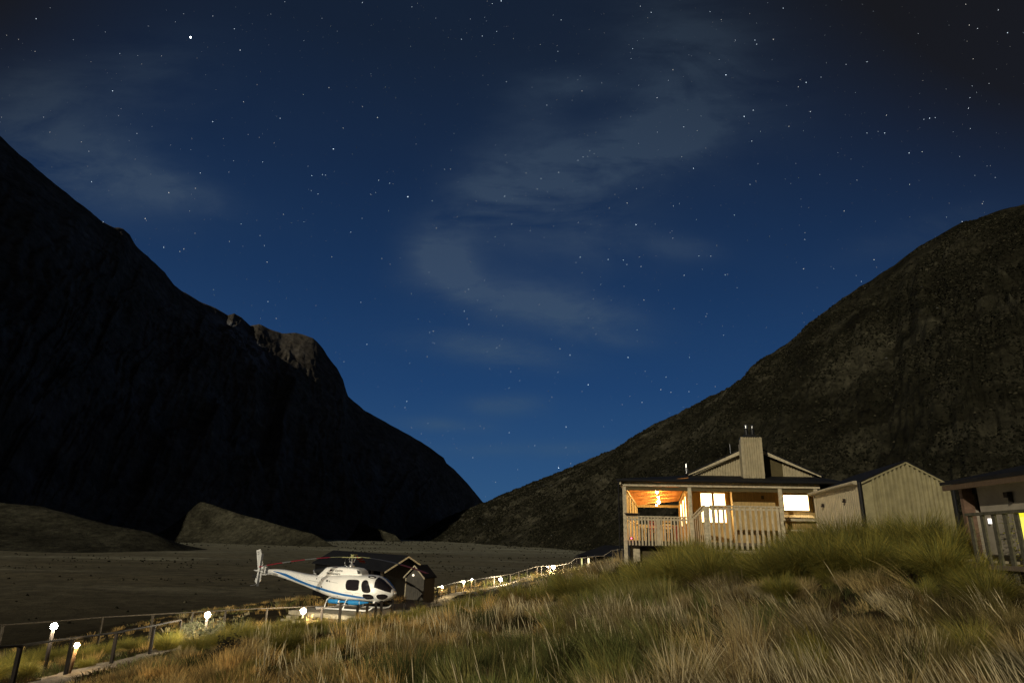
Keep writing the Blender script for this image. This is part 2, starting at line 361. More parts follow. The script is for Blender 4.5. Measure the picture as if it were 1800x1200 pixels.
# ------------------------------------------------------------------ mountains
def rock_mat(name, c1, c2, c3, scale, patch=None, pc=(.22, .23, .25), far=None):
    m = bpy.data.materials.new(name); m.use_nodes = True; nt = m.node_tree; b = nt.nodes['Principled BSDF']
    b.inputs['Roughness'].default_value = .95; b.inputs['Specular IOR Level'].default_value = .05
    geo = nt.nodes.new('ShaderNodeNewGeometry')
    def nz(sc, det, st=(1, 1, 1), ro=.65):
        mp = nt.nodes.new('ShaderNodeMapping'); nt.links.new(geo.outputs['Position'], mp.inputs[0]); mp.inputs['Scale'].default_value = st
        n = nt.nodes.new('ShaderNodeTexNoise'); n.inputs['Scale'].default_value = sc; n.inputs['Detail'].default_value = det; n.inputs['Roughness'].default_value = ro
        nt.links.new(mp.outputs[0], n.inputs['Vector']); return n.outputs['Fac']
    def ramp(f, stops):
        r = nt.nodes.new('ShaderNodeValToRGB'); nt.links.new(f, r.inputs[0]); e = r.color_ramp.elements
        e[0].position, e[0].color = stops[0][0], stops[0][1] + (1,); e[1].position, e[1].color = stops[-1][0], stops[-1][1] + (1,)
        for p, c in stops[1:-1]: q = e.new(p); q.color = c + (1,)
        return r.outputs[0]
    a = ramp(nz(scale, 12, (1, 1, 1.6), .72), [(.38, c1), (.5, c2), (.66, c3)])
    f = ramp(nz(scale * 7, 12, (1, 1, 1.6), .78), [(.36, (.35, .35, .35)), (.5, (.9, .9, .9)), (.68, (1.6, 1.6, 1.55))])
    mx = nt.nodes.new('ShaderNodeMix'); mx.data_type = 'RGBA'; mx.blend_type = 'MULTIPLY'; mx.inputs[0].default_value = 1
    nt.links.new(a, mx.inputs[6]); nt.links.new(f, mx.inputs[7]); res = mx.outputs[2]
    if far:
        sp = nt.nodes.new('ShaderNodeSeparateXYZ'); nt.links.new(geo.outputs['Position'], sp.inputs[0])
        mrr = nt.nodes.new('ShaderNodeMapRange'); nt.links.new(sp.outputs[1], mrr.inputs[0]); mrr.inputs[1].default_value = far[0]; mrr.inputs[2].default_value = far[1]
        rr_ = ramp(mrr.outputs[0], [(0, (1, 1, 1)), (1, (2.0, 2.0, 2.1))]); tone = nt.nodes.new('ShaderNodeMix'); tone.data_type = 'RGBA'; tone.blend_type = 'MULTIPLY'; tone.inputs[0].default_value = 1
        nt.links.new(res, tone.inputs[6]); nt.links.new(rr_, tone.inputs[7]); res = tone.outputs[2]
    if patch is not None:
        for (c, r_) in patch:
            sb = nt.nodes.new('ShaderNodeVectorMath'); sb.operation = 'DISTANCE'; nt.links.new(geo.outputs['Position'], sb.inputs[0]); sb.inputs[1].default_value = tuple(c)
            mr = nt.nodes.new('ShaderNodeMapRange'); nt.links.new(sb.outputs['Value'], mr.inputs[0]); mr.inputs[1].default_value = r_; mr.inputs[2].default_value = r_ * .35
            nn = ramp(nz(.035, 8, (1, 1, .6), .75), [(.47, (0, 0, 0)), (.56, (1, 1, 1))])
            mm = nt.nodes.new('ShaderNodeMath'); mm.operation = 'MULTIPLY'; nt.links.new(mr.outputs[0], mm.inputs[0]); nt.links.new(nn, mm.inputs[1])
            x2 = nt.nodes.new('ShaderNodeMix'); x2.data_type = 'RGBA'; nt.links.new(mm.outputs[0], x2.inputs[0]); nt.links.new(res, x2.inputs[6]); x2.inputs[7].default_value = pc + (1,); res = x2.outputs[2]
    nt.links.new(res, b.inputs['Base Color'])
    bp = nt.nodes.new('ShaderNodeBump'); bp.inputs['Strength'].default_value = .9; bp.inputs['Distance'].default_value = .25 / scale * .25
    nt.links.new(nz(scale * 6, 10, (1, 1, 1), .75), bp.inputs['Height']); nt.links.new(bp.outputs[0], b.inputs['Normal'])
    return m
def resample(P, n):
    P = np.array(P, float); d = np.concatenate([[0], np.cumsum(np.linalg.norm(np.diff(P, axis=0), axis=1))]); t = np.linspace(0, d[-1], n)
    return np.stack([np.interp(t, d, P[:, k]) for k in range(3)], 1)
SLOPES = []
def loft_range(name, ridge, foot, m, ns=420, nt_=150, amp=.06, power=1.25, gul=7.0, fine=.012, back=.35, seed=0, jag=.0):
    # resample both rails by the same index parameter so columns match
    R = np.array([W(*p) for p in ridge]); Fo = np.array(foot, float)
    kr = np.linspace(0, 1, len(R)); kf = np.linspace(0, 1, len(Fo)); t = np.linspace(0, 1, ns)
    # arc-length style parameter on ridge to spread columns evenly in view
    R2 = np.stack([np.interp(t, kr, R[:, k]) for k in range(3)], 1); F2 = np.stack([np.interp(t, kf, Fo[:, k]) for k in range(3)], 1)
    nb = int(nt_ * back); a = np.linspace(0, 1, nt_); rows = []
    dist = np.linalg.norm(R2[:, :2], axis=1)
    s_arc = np.concatenate([[0], np.cumsum(np.linalg.norm(np.diff(R2, axis=0), axis=1))])
    scale = np.maximum(R2[:, 2] - F2[:, 2], 20)
    R2[:, 2] += (fbm(s_arc / dist * 42 + seed, s_arc * 0 + seed, 4, .6) - .5) * dist * jag
    for tt in a:
        p = F2 * (1 - tt) + R2 * tt
        p[:, 2] = F2[:, 2] + (R2[:, 2] - F2[:, 2]) * tt ** power
        env = (math.sin(math.pi * min(tt, 1.0)) ** .8) * (1 - .35 * tt)
        L_ = scale
        g = ridged(s_arc / scale.mean() * gul * .5 + seed + .8 * fbm(s_arc * .01, s_arc * 0 + tt * 6, 3), np.full(ns, tt * 2.1) + seed, 5) - .62
        h = fbm(s_arc / scale.mean() * 6 + seed, np.full(ns, tt * 5.0), 5) - .5
        q = fbm(s_arc / scale.mean() * 55 + seed, np.full(ns, tt * 40.0), 4, .6) - .5
        dz = (g * amp * 1.6 + h * amp) * L_ * env + q * L_ * fine * min(1, 6 * (1 - tt)) * min(1, 8 * tt)
        p[:, 2] += dz
        rows.append(p)
    out = R2 - F2; out[:, 2] = 0
    for j in range(1, nb + 1):
        tt = j / nb; p = R2 + out * .6 * tt; p[:, 2] = R2[:, 2] - scale * .8 * tt ** 1.2 ; rows.append(p)
    V_ = np.stack(rows, 0); SLOPES.append(V_)
    me = fast_mesh(name, V_.reshape(-1, 3), grid_faces(V_.shape[0], ns), m, smooth=True)
    o = lk(bpy.data.objects.new(name, me)); tag(o, kind='structure'); return o
left_ridge = [(-700, -60, 520), (-500, 40, 560), (-250, 110, 600), (-100, 170, 640), (0, 240, 700), (40, 275, 730), (100, 325, 780), (150, 365, 820), (185, 391, 860), (200, 400, 880), (215, 403, 900), (228, 412, 915),
    (240, 432, 940), (258, 450, 970), (290, 478, 1020), (305, 500, 1050), (320, 513, 1080), (350, 529, 1120), (375, 540, 1160), (400, 555, 1200), (412, 551, 1215), (425, 558, 1240), (440, 573, 1265), (455, 571, 1280),
    (470, 578, 1300), (495, 587, 1340), (520, 586, 1370), (550, 595, 1400), (568, 612, 1420), (590, 645, 1450), (603, 668, 1470), (612, 694, 1490), (640, 720, 1540), (700, 755, 1650), (740, 776, 1720), (760, 790, 1760), (780, 805, 1800),
    (785, 814, 1810), (800, 826, 1850), (820, 848, 1900), (850, 883, 2000), (880, 915, 2100), (900, 940, 2150)]
left_foot = []
for i, (a, b, D) in enumerate(left_ridge):
    t = i / (len(left_ridge) - 1)
    px = np.interp(t, [0, .15, .5, .75, 1], [-500, -180, 330, 640, 780]); DD = np.interp(t, [0, .12, .5, .75, 1], [200, 280, 620, 1000, 1500])
    p = W(px, 944, DD); left_foot.append((p[0], p[1], -9.0))
peak = W(418, 606, 1150)
ml = rock_mat('left_range_rock', (.10, .088, .070), (.125, .11, .09), (.17, .16, .145), .008, [(peak, 95)], (.28, .29, .31))
loft_range('mountain', left_ridge, left_foot, ml, ns=520, amp=.11, power=1.15, gul=9, fine=.02, seed=3, jag=.006)
right_ridge = [(690, 952, 1700), (720, 938, 1640), (760, 922, 1560), (800, 903, 1480), (830, 890, 1420), (850, 884, 1380), (880, 871, 1320), (900, 861, 1280), (940, 846, 1200), (1000, 822, 1080), (1040, 805, 1000), (1080, 788, 920), (1100, 777, 890), (1125, 760, 850),
    (1150, 745, 820), (1200, 722, 760), (1250, 695, 710), (1290, 678, 670), (1296, 668, 668), (1304, 667, 664), (1320, 645, 650), (1340, 630, 640), (1370, 612, 620), (1400, 590, 600), (1418, 570, 590), (1450, 547, 575), (1500, 510, 555), (1560, 474, 535), (1620, 430, 515), (1655, 410, 500),
    (1690, 391, 490), (1720, 385, 480), (1760, 370, 470), (1800, 357, 460), (1900, 320, 440), (2050, 280, 420), (2300, 240, 400)]
right_foot = []
for i in range(len(right_ridge)):
    t = i / (len(right_ridge) - 1)
    px = np.interp(t, [0, .15, .35, .6, .8, 1], [700, 760, 900, 1150, 1700, 2400]); DD = np.interp(t, [0, .15, .35, .6, .8, 1], [1300, 1000, 620, 330, 150, 100])
    p = W(px, 944, DD); z = np.interp(t, [0, .5, .75, 1], [-9, -9, -6, 0]); right_foot.append((p[0], p[1], z))
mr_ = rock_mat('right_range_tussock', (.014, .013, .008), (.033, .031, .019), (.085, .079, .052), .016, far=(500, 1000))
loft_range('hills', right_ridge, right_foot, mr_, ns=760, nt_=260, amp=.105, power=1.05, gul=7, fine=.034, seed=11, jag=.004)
fan_m = rock_mat('fan_grass', (.030, .028, .019), (.054, .051, .034), (.10, .094, .064), .05)
def fan(crest, spread, near):
    # a long grassy debris fan: crest line on top, falling away on both sides to the valley floor
    C = resample([W(*p) for p in crest], 90); n = 40; rows = []
    axis = C[-1] - C[0]; axis[2] = 0; axis /= np.linalg.norm(axis); side = np.array([axis[1], -axis[0], 0])
    if side[1] > 0: side = -side
    for j in np.linspace(-1, 1, n):
        h = np.maximum(C[:, 2] + 9.0, .25); w = h * spread * 2.2 + 2
        p = C + side[None] * (w * j)[:, None]; h_ = h * (1 - sstep(.80, 1.0, np.linspace(0, 1, 90))) * (.25 + .75 * sstep(0, .16, np.linspace(0, 1, 90)))
        p[:, 2] = -9.0 + h_ * (1 - abs(j)) ** 2.1 + (fbm(np.arange(90) * .15, np.full(90, j * 6), 4) - .5) * h_ * .05 * (1 - abs(j))
        rows.append(p)
    V_ = np.stack(rows, 0)
    me = fast_mesh('hillside', V_.reshape(-1, 3), grid_faces(n, 90), fan_m, smooth=True)
    o = lk(bpy.data.objects.new('hillside', me)); tag(o, kind='structure')
fan([(316, 858, 505), (336, 866, 500), (354, 875, 495), (382, 887, 485), (422, 900, 470), (482, 918, 450), (540, 934, 430), (610, 947, 405)], .6, 0)
fan([(-120, 862, 300), (0, 880, 290), (60, 884, 285), (130, 905, 280), (200, 922, 275), (280, 936, 270), (360, 947, 265)], 3.0, 0)
fan([(620, 908, 900), (650, 923, 880), (680, 934, 860), (712, 945, 840)], .14, 0)

def scrub_blobs(P, size, tint, r):
    # low ragged bushes: a lumpy fan of triangles round each foot point
    n = len(P); k = 6; a = (np.arange(k)[None] / k * 2 * math.pi + r.uniform(0, 1, (n, 1)) * 6); rr = r.uniform(.6, 1.2, (n, k)) * size[:, None]
    ring_ = np.stack([np.cos(a) * rr, np.sin(a) * rr, np.zeros((n, k)) - .15 * size[:, None]], -1) + P[:, None]
    mid = np.stack([np.cos(a + .4) * rr * .7, np.sin(a + .4) * rr * .7, r.uniform(.35, .75, (n, k)) * size[:, None]], -1) + P[:, None]
    top = P[:, None] + np.stack([np.zeros(n), np.zeros(n), size * r.uniform(.7, 1.1, n)], -1)[:, None]
    V_ = np.concatenate([ring_, mid, top], 1); nv = 2 * k + 1; tri = []
    for i in range(k): j = (i + 1) % k; tri += [(i, j, k + i), (j, k + j, k + i), (k + i, k + j, 2 * k)]
    T_ = (np.arange(n)[:, None, None] * nv + np.array(tri)[None]).reshape(-1, 3); return V_.reshape(-1, 3), T_, np.repeat(tint, nv, 0)
def tint_mat():
    m = bpy.data.materials.new('scrub_leaf'); m.use_nodes = True; nt = m.node_tree; b = nt.nodes['Principled BSDF']; at = nt.nodes.new('ShaderNodeAttribute'); at.attribute_name = 'tint'
    nt.links.new(at.outputs['Color'], b.inputs['Base Color']); b.inputs['Roughness'].default_value = .95; b.inputs['Specular IOR Level'].default_value = .05; return m
m_scrub = tint_mat()
def hill_scrub():
    r = np.random.default_rng(51); V_ = SLOPES[1]; nt_, ns = 258, V_.shape[1]; out = []
    N = 260000; i = r.integers(0, nt_ - 1, N); j = r.integers(0, ns - 1, N); u = r.random(N)[:, None]; w = r.random(N)[:, None]
    P = V_[i, j] * (1 - u) * (1 - w) + V_[i + 1, j] * u * (1 - w) + V_[i, j + 1] * (1 - u) * w + V_[i + 1, j + 1] * u * w
    dn = fbm(i / 16., j / 22., 5, .6); D = P[:, 1]
    keep = (r.random(N) < sstep(.44, .60, dn) * .9 + .07) & (D > 120) & (D < 1500); P = P[keep]; dn = dn[keep]; n = len(P); D = P[:, 1]
    size = r.uniform(.35, 1.0, n) ** 2.5 * (.50 + D / 650.0); k = r.random(n)[:, None]
    dark = np.array([.013, .013, .008]); mid = np.array([.022, .021, .013]); straw = np.array([.045, .041, .025]); rock = np.array([.07, .07, .062])
    c = np.where(k < .70, dark, np.where(k < .90, mid, np.where(k < .997, straw, rock))) * r.uniform(.6, 1.4, n)[:, None]
    v, t, c = scrub_blobs(P, size, c, r); me = fast_mesh('hill_scrub', v, t, m_scrub, color=c); o = lk(bpy.data.objects.new('hill_scrub', me)); tag(o, 'dark scrub and pale tussock scattered over the right hillside', 'scrub', kind='stuff')
    # valley floor
    N = 16000; y = 62 + 900 * r.random(N) ** 1.7; x = r.uniform(-.95, .42, N) * y; dn = fbm(x * .02, y * .045 + 50, 5, .6); keep = (r.random(N) < sstep(.46, .62, dn) * .9 + .04) & ~((x > -9) & (y < 95)) & ~((np.hypot(x + 11, y - 53) < 11)); x, y = x[keep], y[keep]
    n = len(x); P = np.stack([x, y, gz(x, y)], -1); size = r.uniform(.3, 1.0, n) ** 2 * (.16 + y / 750); k = r.random(n)[:, None]
    c = np.where(k < .6, np.array([.016, .015, .010]), np.where(k < .9, np.array([.03, .028, .017]), np.array([.07, .063, .04]))) * r.uniform(.6, 1.4, n)[:, None]
    v, t, c = scrub_blobs(P, size, c, r); me = fast_mesh('valley_scrub', v, t, m_scrub, color=c); o = lk(bpy.data.objects.new('valley_scrub', me)); tag(o, 'low tufts and scrub dotting the dark valley floor', 'scrub', kind='stuff')
hill_scrub()

# ------------------------------------------------------------------ stars
def build_stars():
    named = [(335, 66, 3.2, 30), (198, 160, 1.2, 4), (586, 262, 1.6, 5), (717, 346, 1.7, 6), (881, 2, 1.5, 5), (548, 309, 1.2, 4), (567, 307, 1.1, 3), (572, 308, 1.1, 3), (559, 341, 1.1, 3), (685, 322, 1.1, 3), (760, 353, 1.1, 3), (645, 605, 1.2, 4),
        (887, 345, 1.3, 4), (1276, 132, 1.4, 5), (1308, 205, 1.4, 5), (1324, 194, 1.2, 4), (1417, 145, 1.3, 4), (1524, 109, 1.2, 3), (1634, 208, 1.3, 4), (1624, 210, 1, 3), (1644, 207, 1, 3), (1705, 172, 1, 3), (1327, 71, 1.2, 3), (1112, 86, 1.1, 3),
        (1118, 395, 1.5, 5), (1020, 452, 1.4, 5), (1069, 456, 1.3, 4), (1096, 457, 1.2, 4), (1102, 465, 1.1, 3), (1275, 483, 1.3, 4), (1056, 500, 1.1, 3), (1219, 296, 1.3, 4), (1291, 378, 1.2, 4), (1598, 269, 1.2, 4), (1555, 234, 1.2, 4), (1524, 234, 1.1, 3),
        (1120, 580, 1.2, 4), (1104, 628, 1.4, 5), (1002, 624, 1.3, 4), (1034, 676, 1.5, 5), (995, 750, 1.3, 4), (981, 654, 1.1, 3), (895, 682, 1.1, 3), (982, 822, 1.6, 6), (895, 760, 1.1, 3), (715, 705, 1.2, 4), (374, 214, 1.2, 4), (462, 285, 1.1, 3),
        (181, 390, 1.3, 5), (471, 530, 1.2, 3), (412, 51, 1.1, 3), (637, 5, 1.1, 3), (1212, 628, 1.1, 3), (1211, 688, 1.1, 3), (898, 653, 1.1, 3), (951, 314, 1.3, 3), (1016, 282, 1.1, 3), (1025, 276, 1.1, 3), (1248, 21, 1.0, 3), (1771, 58, 1.3, 3), (816, 547, 1.2, 4), (755, 584, 1.1, 3), (824, 570, 1.0, 3)]
    v = []; f = []; c = []
    D = 30000.0
    def star(d, ang, b, tint):
        d = d / np.linalg.norm(d); p = d * D; k = len(v); r = D * ang
        a = np.cross(d, [0, 0, 1.0]); a /= np.linalg.norm(a); b_ = np.cross(d, a)
        for q in (a, b_, -a, -b_, d, -d): v.append(p + q * r)
        for x, y in ((0, 1), (1, 2), (2, 3), (3, 0)): f.append((k + x, k + y, k + 4)); f.append((k + y, k + x, k + 5))
        c.extend([np.array(tint) * b] * 6)
    for px, py, s, b in named: star(W(px, py, 1.0), s * .00037, b * .50, (.72, .86, 1.0))
    r = np.random.default_rng(21); n = 0
    while n < 3400:
        px = r.uniform(-150, 1950); py = r.uniform(-250, 930)
        if r.random() > .35 + .65 * math.exp(-((px - 1000) / 620) ** 2): continue
        mag = r.random() ** 5.5
        t = [(.75, .87, 1.0), (.85, .92, 1.0), (1.0, .93, .82)][int(r.integers(0, 3))]
        star(W(px, py, 1.0),   .00023 + .00022 * mag, .16 + 1.5 * mag, t); n += 1
    m = bpy.data.materials.new('starlight'); m.use_nodes = True; nt = m.node_tree; nt.nodes.clear()
    o_ = nt.nodes.new('ShaderNodeOutputMaterial'); e = nt.nodes.new('ShaderNodeEmission'); at = nt.nodes.new('ShaderNodeAttribute'); at.attribute_name = 'tint'
    nt.links.new(at.outputs['Color'], e.inputs[0]); e.inputs[1].default_value = 1.0; nt.links.new(e.outputs[0], o_.inputs[0]); m.cycles.emission_sampling = 'NONE'
    me = fast_mesh('sky_stars', np.array(v), np.array(f), m, color=np.array(c))
    o = lk(bpy.data.objects.new('sky_stars', me)); tag(o, kind='structure')
build_stars()

# ------------------------------------------------------------------ materials
m_cream = mat('cream_paint', (.64, .55, .36), .6, noise_amt=.10, scale=3)
m_trim = mat('weathered_white_trim', (.66, .57, .38), .65, noise_amt=.20, scale=9, bump=.1)
m_rail = mat('pale_rail_timber', (.66, .56, .37), .7, noise_amt=.22, scale=14, stretch=(1, 1, .25))
m_siding = mat('beige_board_siding', (.52, .36, .14), .7, noise_amt=.15, scale=5, stretch=(4, 4, .4))
m_clad = mat('beige_corrugated_steel', (.53, .455, .285), .5, noise_amt=.12, scale=4)
m_clad2 = mat('khaki_corrugated_steel', (.42, .37, .20), .5, noise_amt=.16, scale=3)
m_roof = mat('dark_roof_steel', (.020, .020, .021), .7, noise_amt=.2, scale=3, spec=.1)
m_panel = mat('olive_panel', (.115, .09, .036), .7, noise_amt=.12, scale=5)
m_ceiling = mat('varnished_pine_ceiling', (.62, .27, .065), .5, noise_amt=.16, scale=3, stretch=(1, 7, 1))
m_deckw = mat('deck_timber', (.22, .17, .12), .8, noise_amt=.25, scale=8, stretch=(1, 6, 1))
m_inner = mat('yellow_pine_boards', (.66, .46, .17), .6, noise_amt=.15, scale=6, stretch=(3, 3, .4))
m_dark = mat('dark_stained_timber', (.035, .026, .02), .8, noise_amt=.25, scale=10)
m_post = mat('grey_fence_timber', (.095, .08, .06), .85, noise_amt=.3, scale=12, bump=.2, stretch=(1, 1, .3))
m_darkpost = mat('brown_fence_timber', (.024, .018, .013), .85, noise_amt=.3, scale=12, bump=.2, stretch=(1, 1, .3))
m_steel = mat('galvanised_steel', (.55, .55, .55), .35, metal=.8, noise_amt=.15, scale=20)
m_black = mat('black_metal', (.015, .015, .015), .5, noise_amt=.1)
m_redwood = mat('red_stained_wood', (.24, .055, .03), .5, noise_amt=.2, scale=10)
m_gravel = mat('pale_gravel', (.30, .25, .18), .95, noise_amt=.3, scale=14, bump=.8, bscale=60)
m_glow = emat('lit_window', (1.0, .72, .34), 11.0, var=.25, scale=1.2, col2=(1.0, .64, .26))
m_glow2 = emat('lit_porch_window', (1.0, .74, .36), 8.0, var=.2, scale=2)
m_bulb = emat('warm_bulb', (1.0, .72, .38), 9.0, sampling='NONE')
m_lampg = emat('white_lamp_globe', (1.0, .90, .72), 60.0, sampling='NONE')
m_lampw = emat('small_lamp_globe', (1.0, .78, .45), 22.0, sampling='NONE')

LAMP_GAIN = 1.0
def point(parent, loc, power, col, size=.05, world=True):
    l = bpy.data.lights.new('lamp_light', 'POINT'); l.energy = power * LAMP_GAIN; l.color = col; l.shadow_soft_size = size
    o = bpy.data.objects.new('lamp_light', l); COL.objects.link(o); o.parent = parent
    if world and '_base' in parent: loc = [loc[i] - parent['_base'][i] for i in range(3)]
    o.location = tuple(float(c) for c in loc); return o

def corr(mb, P0, P1, z0f, z1f, pitch=.1, amp=.018, nrm=(0, -1, 0), seg=6, T=None):
    """ribbed sheet between two ground points; z0f/z1f give the bottom and top height along 0..1"""
    P0 = np.asarray(P0, float); P1 = np.asarray(P1, float); L_ = np.linalg.norm(P1 - P0); n = int(L_ / pitch * seg)
    nr = np.asarray(nrm, float); vs = []; fs = []
    for i in range(n + 1):
        s = i / n; ph = 2 * math.pi * s * L_ / pitch
        q = P0 + (P1 - P0) * s + nr * (amp * .9 * math.sin(ph) if seg < 12 else amp * max(-1, min(1, 4 * math.sin(ph))))
        vs += [(q[0], q[1], z0f(s)), (q[0], q[1], max(z1f(s), z0f(s) + .001))]
    for i in range(n): fs.append((2 * i, 2 * i + 2, 2 * i + 3, 2 * i + 1))
    mb.add(vs, fs)

# ------------------------------------------------------------------ the lodge
LO = np.array(W(1100, 948.5, 31)); LO[2] = 0.0
LUv = np.array([1, -.10, 0]); LUv /= np.linalg.norm(LUv); LVv = np.array([.229, 1, 0]); LVv /= np.linalg.norm(LVv)
LN = np.array([-LUv[1], LUv[0], 0]) * -1            # outward normal of the front, towards the viewer
def LT(u, v, z): return tuple(LO + LUv * u + LVv * v + np.array([0, 0, z]))
def LU(px, v, z):
    lo, hi = -6, 24
    for _ in range(40):
        m = (lo + hi) / 2
        if proj(LT(m, v, z))[0] < px: lo = m
        else: hi = m
    return (lo + hi) / 2
def LZ(u, v, py):
    lo, hi = -5, 12
    for _ in range(40):
        m = (lo + hi) / 2
        if proj(LT(u, v, m))[1] > py: lo = m
        else: hi = m
    return (lo + hi) / 2
def ring(mb, u0, u1, z0, z1, v, t=.06, d=.05):        # picture-frame ring facing -v
    mb.box(u0 - t, u1 + t, v - d, v, z0 - t, z0); mb.box(u0 - t, u1 + t, v - d, v, z1, z1 + t)
    mb.box(u0 - t, u0, v - d, v, z0, z1); mb.box(u1, u1 + t, v - d, v, z0, z1)
def build_lodge():
    L = wthing('lodge', LT(4, 6, -1.0), 'cream timber lodge with glowing windows, a corrugated chimney and an open orange-lit verandah', 'lodge')
    uP = [0.0, LU(1213, 0, 1.8), LU(1371, 0, 2.2)]; uE = LU(1436, 0, 2.5)
    DEP = 17.0
    # front posts down to the ground
    for u in uP + [uE - .1]:
        g = gz1(*LT(u, 0, 0)[:2]) - .3
        MB(LT).box(u - .085, u + .085, -.085, .085, g, 2.42).build('post', m_trim, L)
    for v in (3.0, 6.2, 9.8, 13.6, DEP):
        MB(LT).box(-.045, .045, v - .07, v + .07, -.1, 2.42).build('post', m_inner, L)
    MB(LT).box(2.93, 3.07, DEP - .07, DEP + .07, -.1, 2.5).build('post', m_inner, L)
    # beams and fascia
    MB(LT).box(-.2, uE + .1, -.12, -.03, 2.44, 2.64).build('fascia', m_trim, L)
    MB(LT).box(-.1, uE, -.025, .075, 2.26, 2.43).build('beam', m_panel, L)
    MB(LT).box(-.06, .06, .10, DEP, 2.30, 2.43).build('beam', m_inner, L)
    MB(LT).box(.06, 2.93, DEP - .06, DEP + .06, 2.28, 2.46).build('beam', m_inner, L)
    MB(LT).box(-.22, -.13, -.3, DEP + .3, 2.50, 2.66).build('fascia', m_trim, L)
    # verandah roofs
    uG0, uG1 = LU(1213, 2.5, 3.3), LU(1437, 2.5, 3.25); zb = LZ(uG0, 2.5, 834); zb2 = LZ(uG1, 2.5, 839); zb = (zb + zb2) / 2
    uA = (uG0 + uG1) / 2; zA = zb + (uG1 - uG0) / 2 * .445
    uR = LU(1482, 0, 2.7)
    r = MB(LT); z0 = 2.68
    r.hexa([(-.35, -.35, z0), (uR, -.35, z0), (uG1, 2.5, zb - .06), (uG0, 2.5, zb - .06)], [(-.35, -.35, z0 + .07), (uR, -.35, z0 + .07), (uG1, 2.5, zb), (uG0, 2.5, zb)])
    r.hexa([(-.35, -.35, z0 - .003), (uG0, 2.5, zb - .063), (uG0, DEP, zb - .063), (-.35, DEP + .4, z0 - .003)], [(-.35, -.35, z0 + .067), (uG0, 2.5, zb - .003), (uG0, DEP, zb - .003), (-.35, DEP + .4, z0 + .067)])
    r.hexa([(uR, -.35, z0 - .003), (uR, DEP, z0 - .003), (uG1, DEP, zb - .063), (uG1, 2.5, zb - .063)], [(uR, -.35, z0 + .067), (uR, DEP, z0 + .067), (uG1, DEP, zb - .003), (uG1, 2.5, zb - .003)])
    r.build('verandah_roof', m_roof, L)
    MB(LT).tube([(-.33, -.38, z0 - .0), (uR, -.38, z0 - .0)], .055, 8).build('gutter', m_black, L)
    # main roof over the gable
    r = MB(LT)
    for (ua, za, ub, zb_) in ((uG0 - .25, zb - .02, uA, zA + .10), (uA, zA + .10, uG1 + .25, zb - .02)):
        r.hexa([(ua, 2.25, za), (ub, 2.25, zb_), (ub, DEP + .3, zb_), (ua, DEP + .3, za)], [(ua, 2.25, za + .08), (ub, 2.25, zb_ + .08), (ub, DEP + .3, zb_ + .08), (ua, DEP + .3, za + .08)])
    roof = r.build('roof', m_roof, L)
    for (ua, za, ub, zb_) in ((uG0 - .1, zb - .04, uA, zA + .06), (uG1 + .1, zb - .04, uA, zA + .06)):
        MB(LT).hexa([(ua, 2.16, za - .0), (ub, 2.16, zb_ - .16), (ub, 2.24, zb_ - .16), (ua, 2.24, za - .0)], [(ua, 2.16, za + .05), (ub, 2.16, zb_ + .05), (ub, 2.24, zb_ + .05), (ua, 2.24, za + .05)]).build('bargeboard', m_trim, L)
    g = MB()
    a = np.array(LT(uG0, 2.5, 0)); b = np.array(LT(uG1, 2.5, 0)); w = uG1 - uG0
    s1 = (LU(1376, 2.5, 3.5) - uG0) / w
    sl = lambda s: zb + .0 + (zA - zb) * (1 - abs(2 * s - 1)) - .03
    corr(g, a, a + (b - a) * .42, lambda s: zb - .25, lambda s: sl(s * .42), .13, .032, LN, 16); g.build('gable_wall', m_clad, L)
    g = MB(); corr(g, a + (b - a) * s1, b, lambda s: zb - .25, lambda s: sl(s1 + s * (1 - s1)), .13, .032, LN, 16); g.build('gable_wall', m_clad, L)
    q = MB(LT); us = [.42, .5, s1]; q.slab([(uG0 + w * .42, 2.5, zb - .2), (uG0 + w * s1, 2.5, zb - .2), (uG0 + w * s1, 2.5, sl(s1)), (uA, 2.5, zA - .04), (uG0 + w * .42, 2.5, sl(.42))], np.array([0, .05, 0])); q.build('gable_panel', m_panel, L)
    # chimney
    vC = 1.15
    uc0, uc1 = LU(1305.5, vC, 3.6), LU(1343, vC, 3.6); zt = LZ((uc0 + uc1) / 2, vC, 768); zbm = 2.9
    ch = MB(LT); ch.box(uc0 + .03, uc1 - .03, vC + .09, vC + .95, zbm - .3, zt - .03)
    cho = ch.build('chimney', m_clad, L)
    c = MB(); corr(c, LT(uc0 + .10, vC + .03, 0), LT(uc1 - .10, vC + .03, 0), lambda s: zbm, lambda s: zt, .112, .032, LN, 16)
    sub(cho, 'cladding', c, m_clad, L)
    c = MB(LT); c.box(uc0, uc0 + .1, vC - .01, vC + .08, zbm, zt); c.box(uc1 - .1, uc1, vC - .01, vC + .08, zbm, zt); c.box(uc0 - .01, uc0 + .03, vC + .08, vC + .97, zbm, zt - .25); sub(cho, 'corner_flashing', c, m_clad, L)
    c = MB(LT); c.box(uc0 + .04, uc1 - .04, vC + .03, vC + .96, zt, zt + .05); c.box(uc0 + .22, uc1 - .22, vC + .2, vC + .8, zt + .05, zt + .16); sub(cho, 'cap', c, m_black, L)
    um = (uc0 + uc1) / 2
    for du, hh in ((-.13, .52), (.17, .50)):
        f = MB(LT).tube([(um + du, vC + .5, zt + .1), (um + du, vC + .5, zt + hh)], .085, 10)
        fo = sub(cho, 'flue', f, m_black, L)
        f = MB(LT); f.tube([(um + du, vC + .5, zt + hh), (um + du, vC + .5, zt + hh + .13)], .07 if du < 0 else .035, 10); f.tube([(um + du, vC + .5, zt + hh + .15), (um + du, vC + .5, zt + hh + .19)], [.10, .02], 10)
        sub(cho, 'cowl', f, m_steel, L)
    # vents and aerial on the roof
    vu = LU(1207, 3, 3.4)
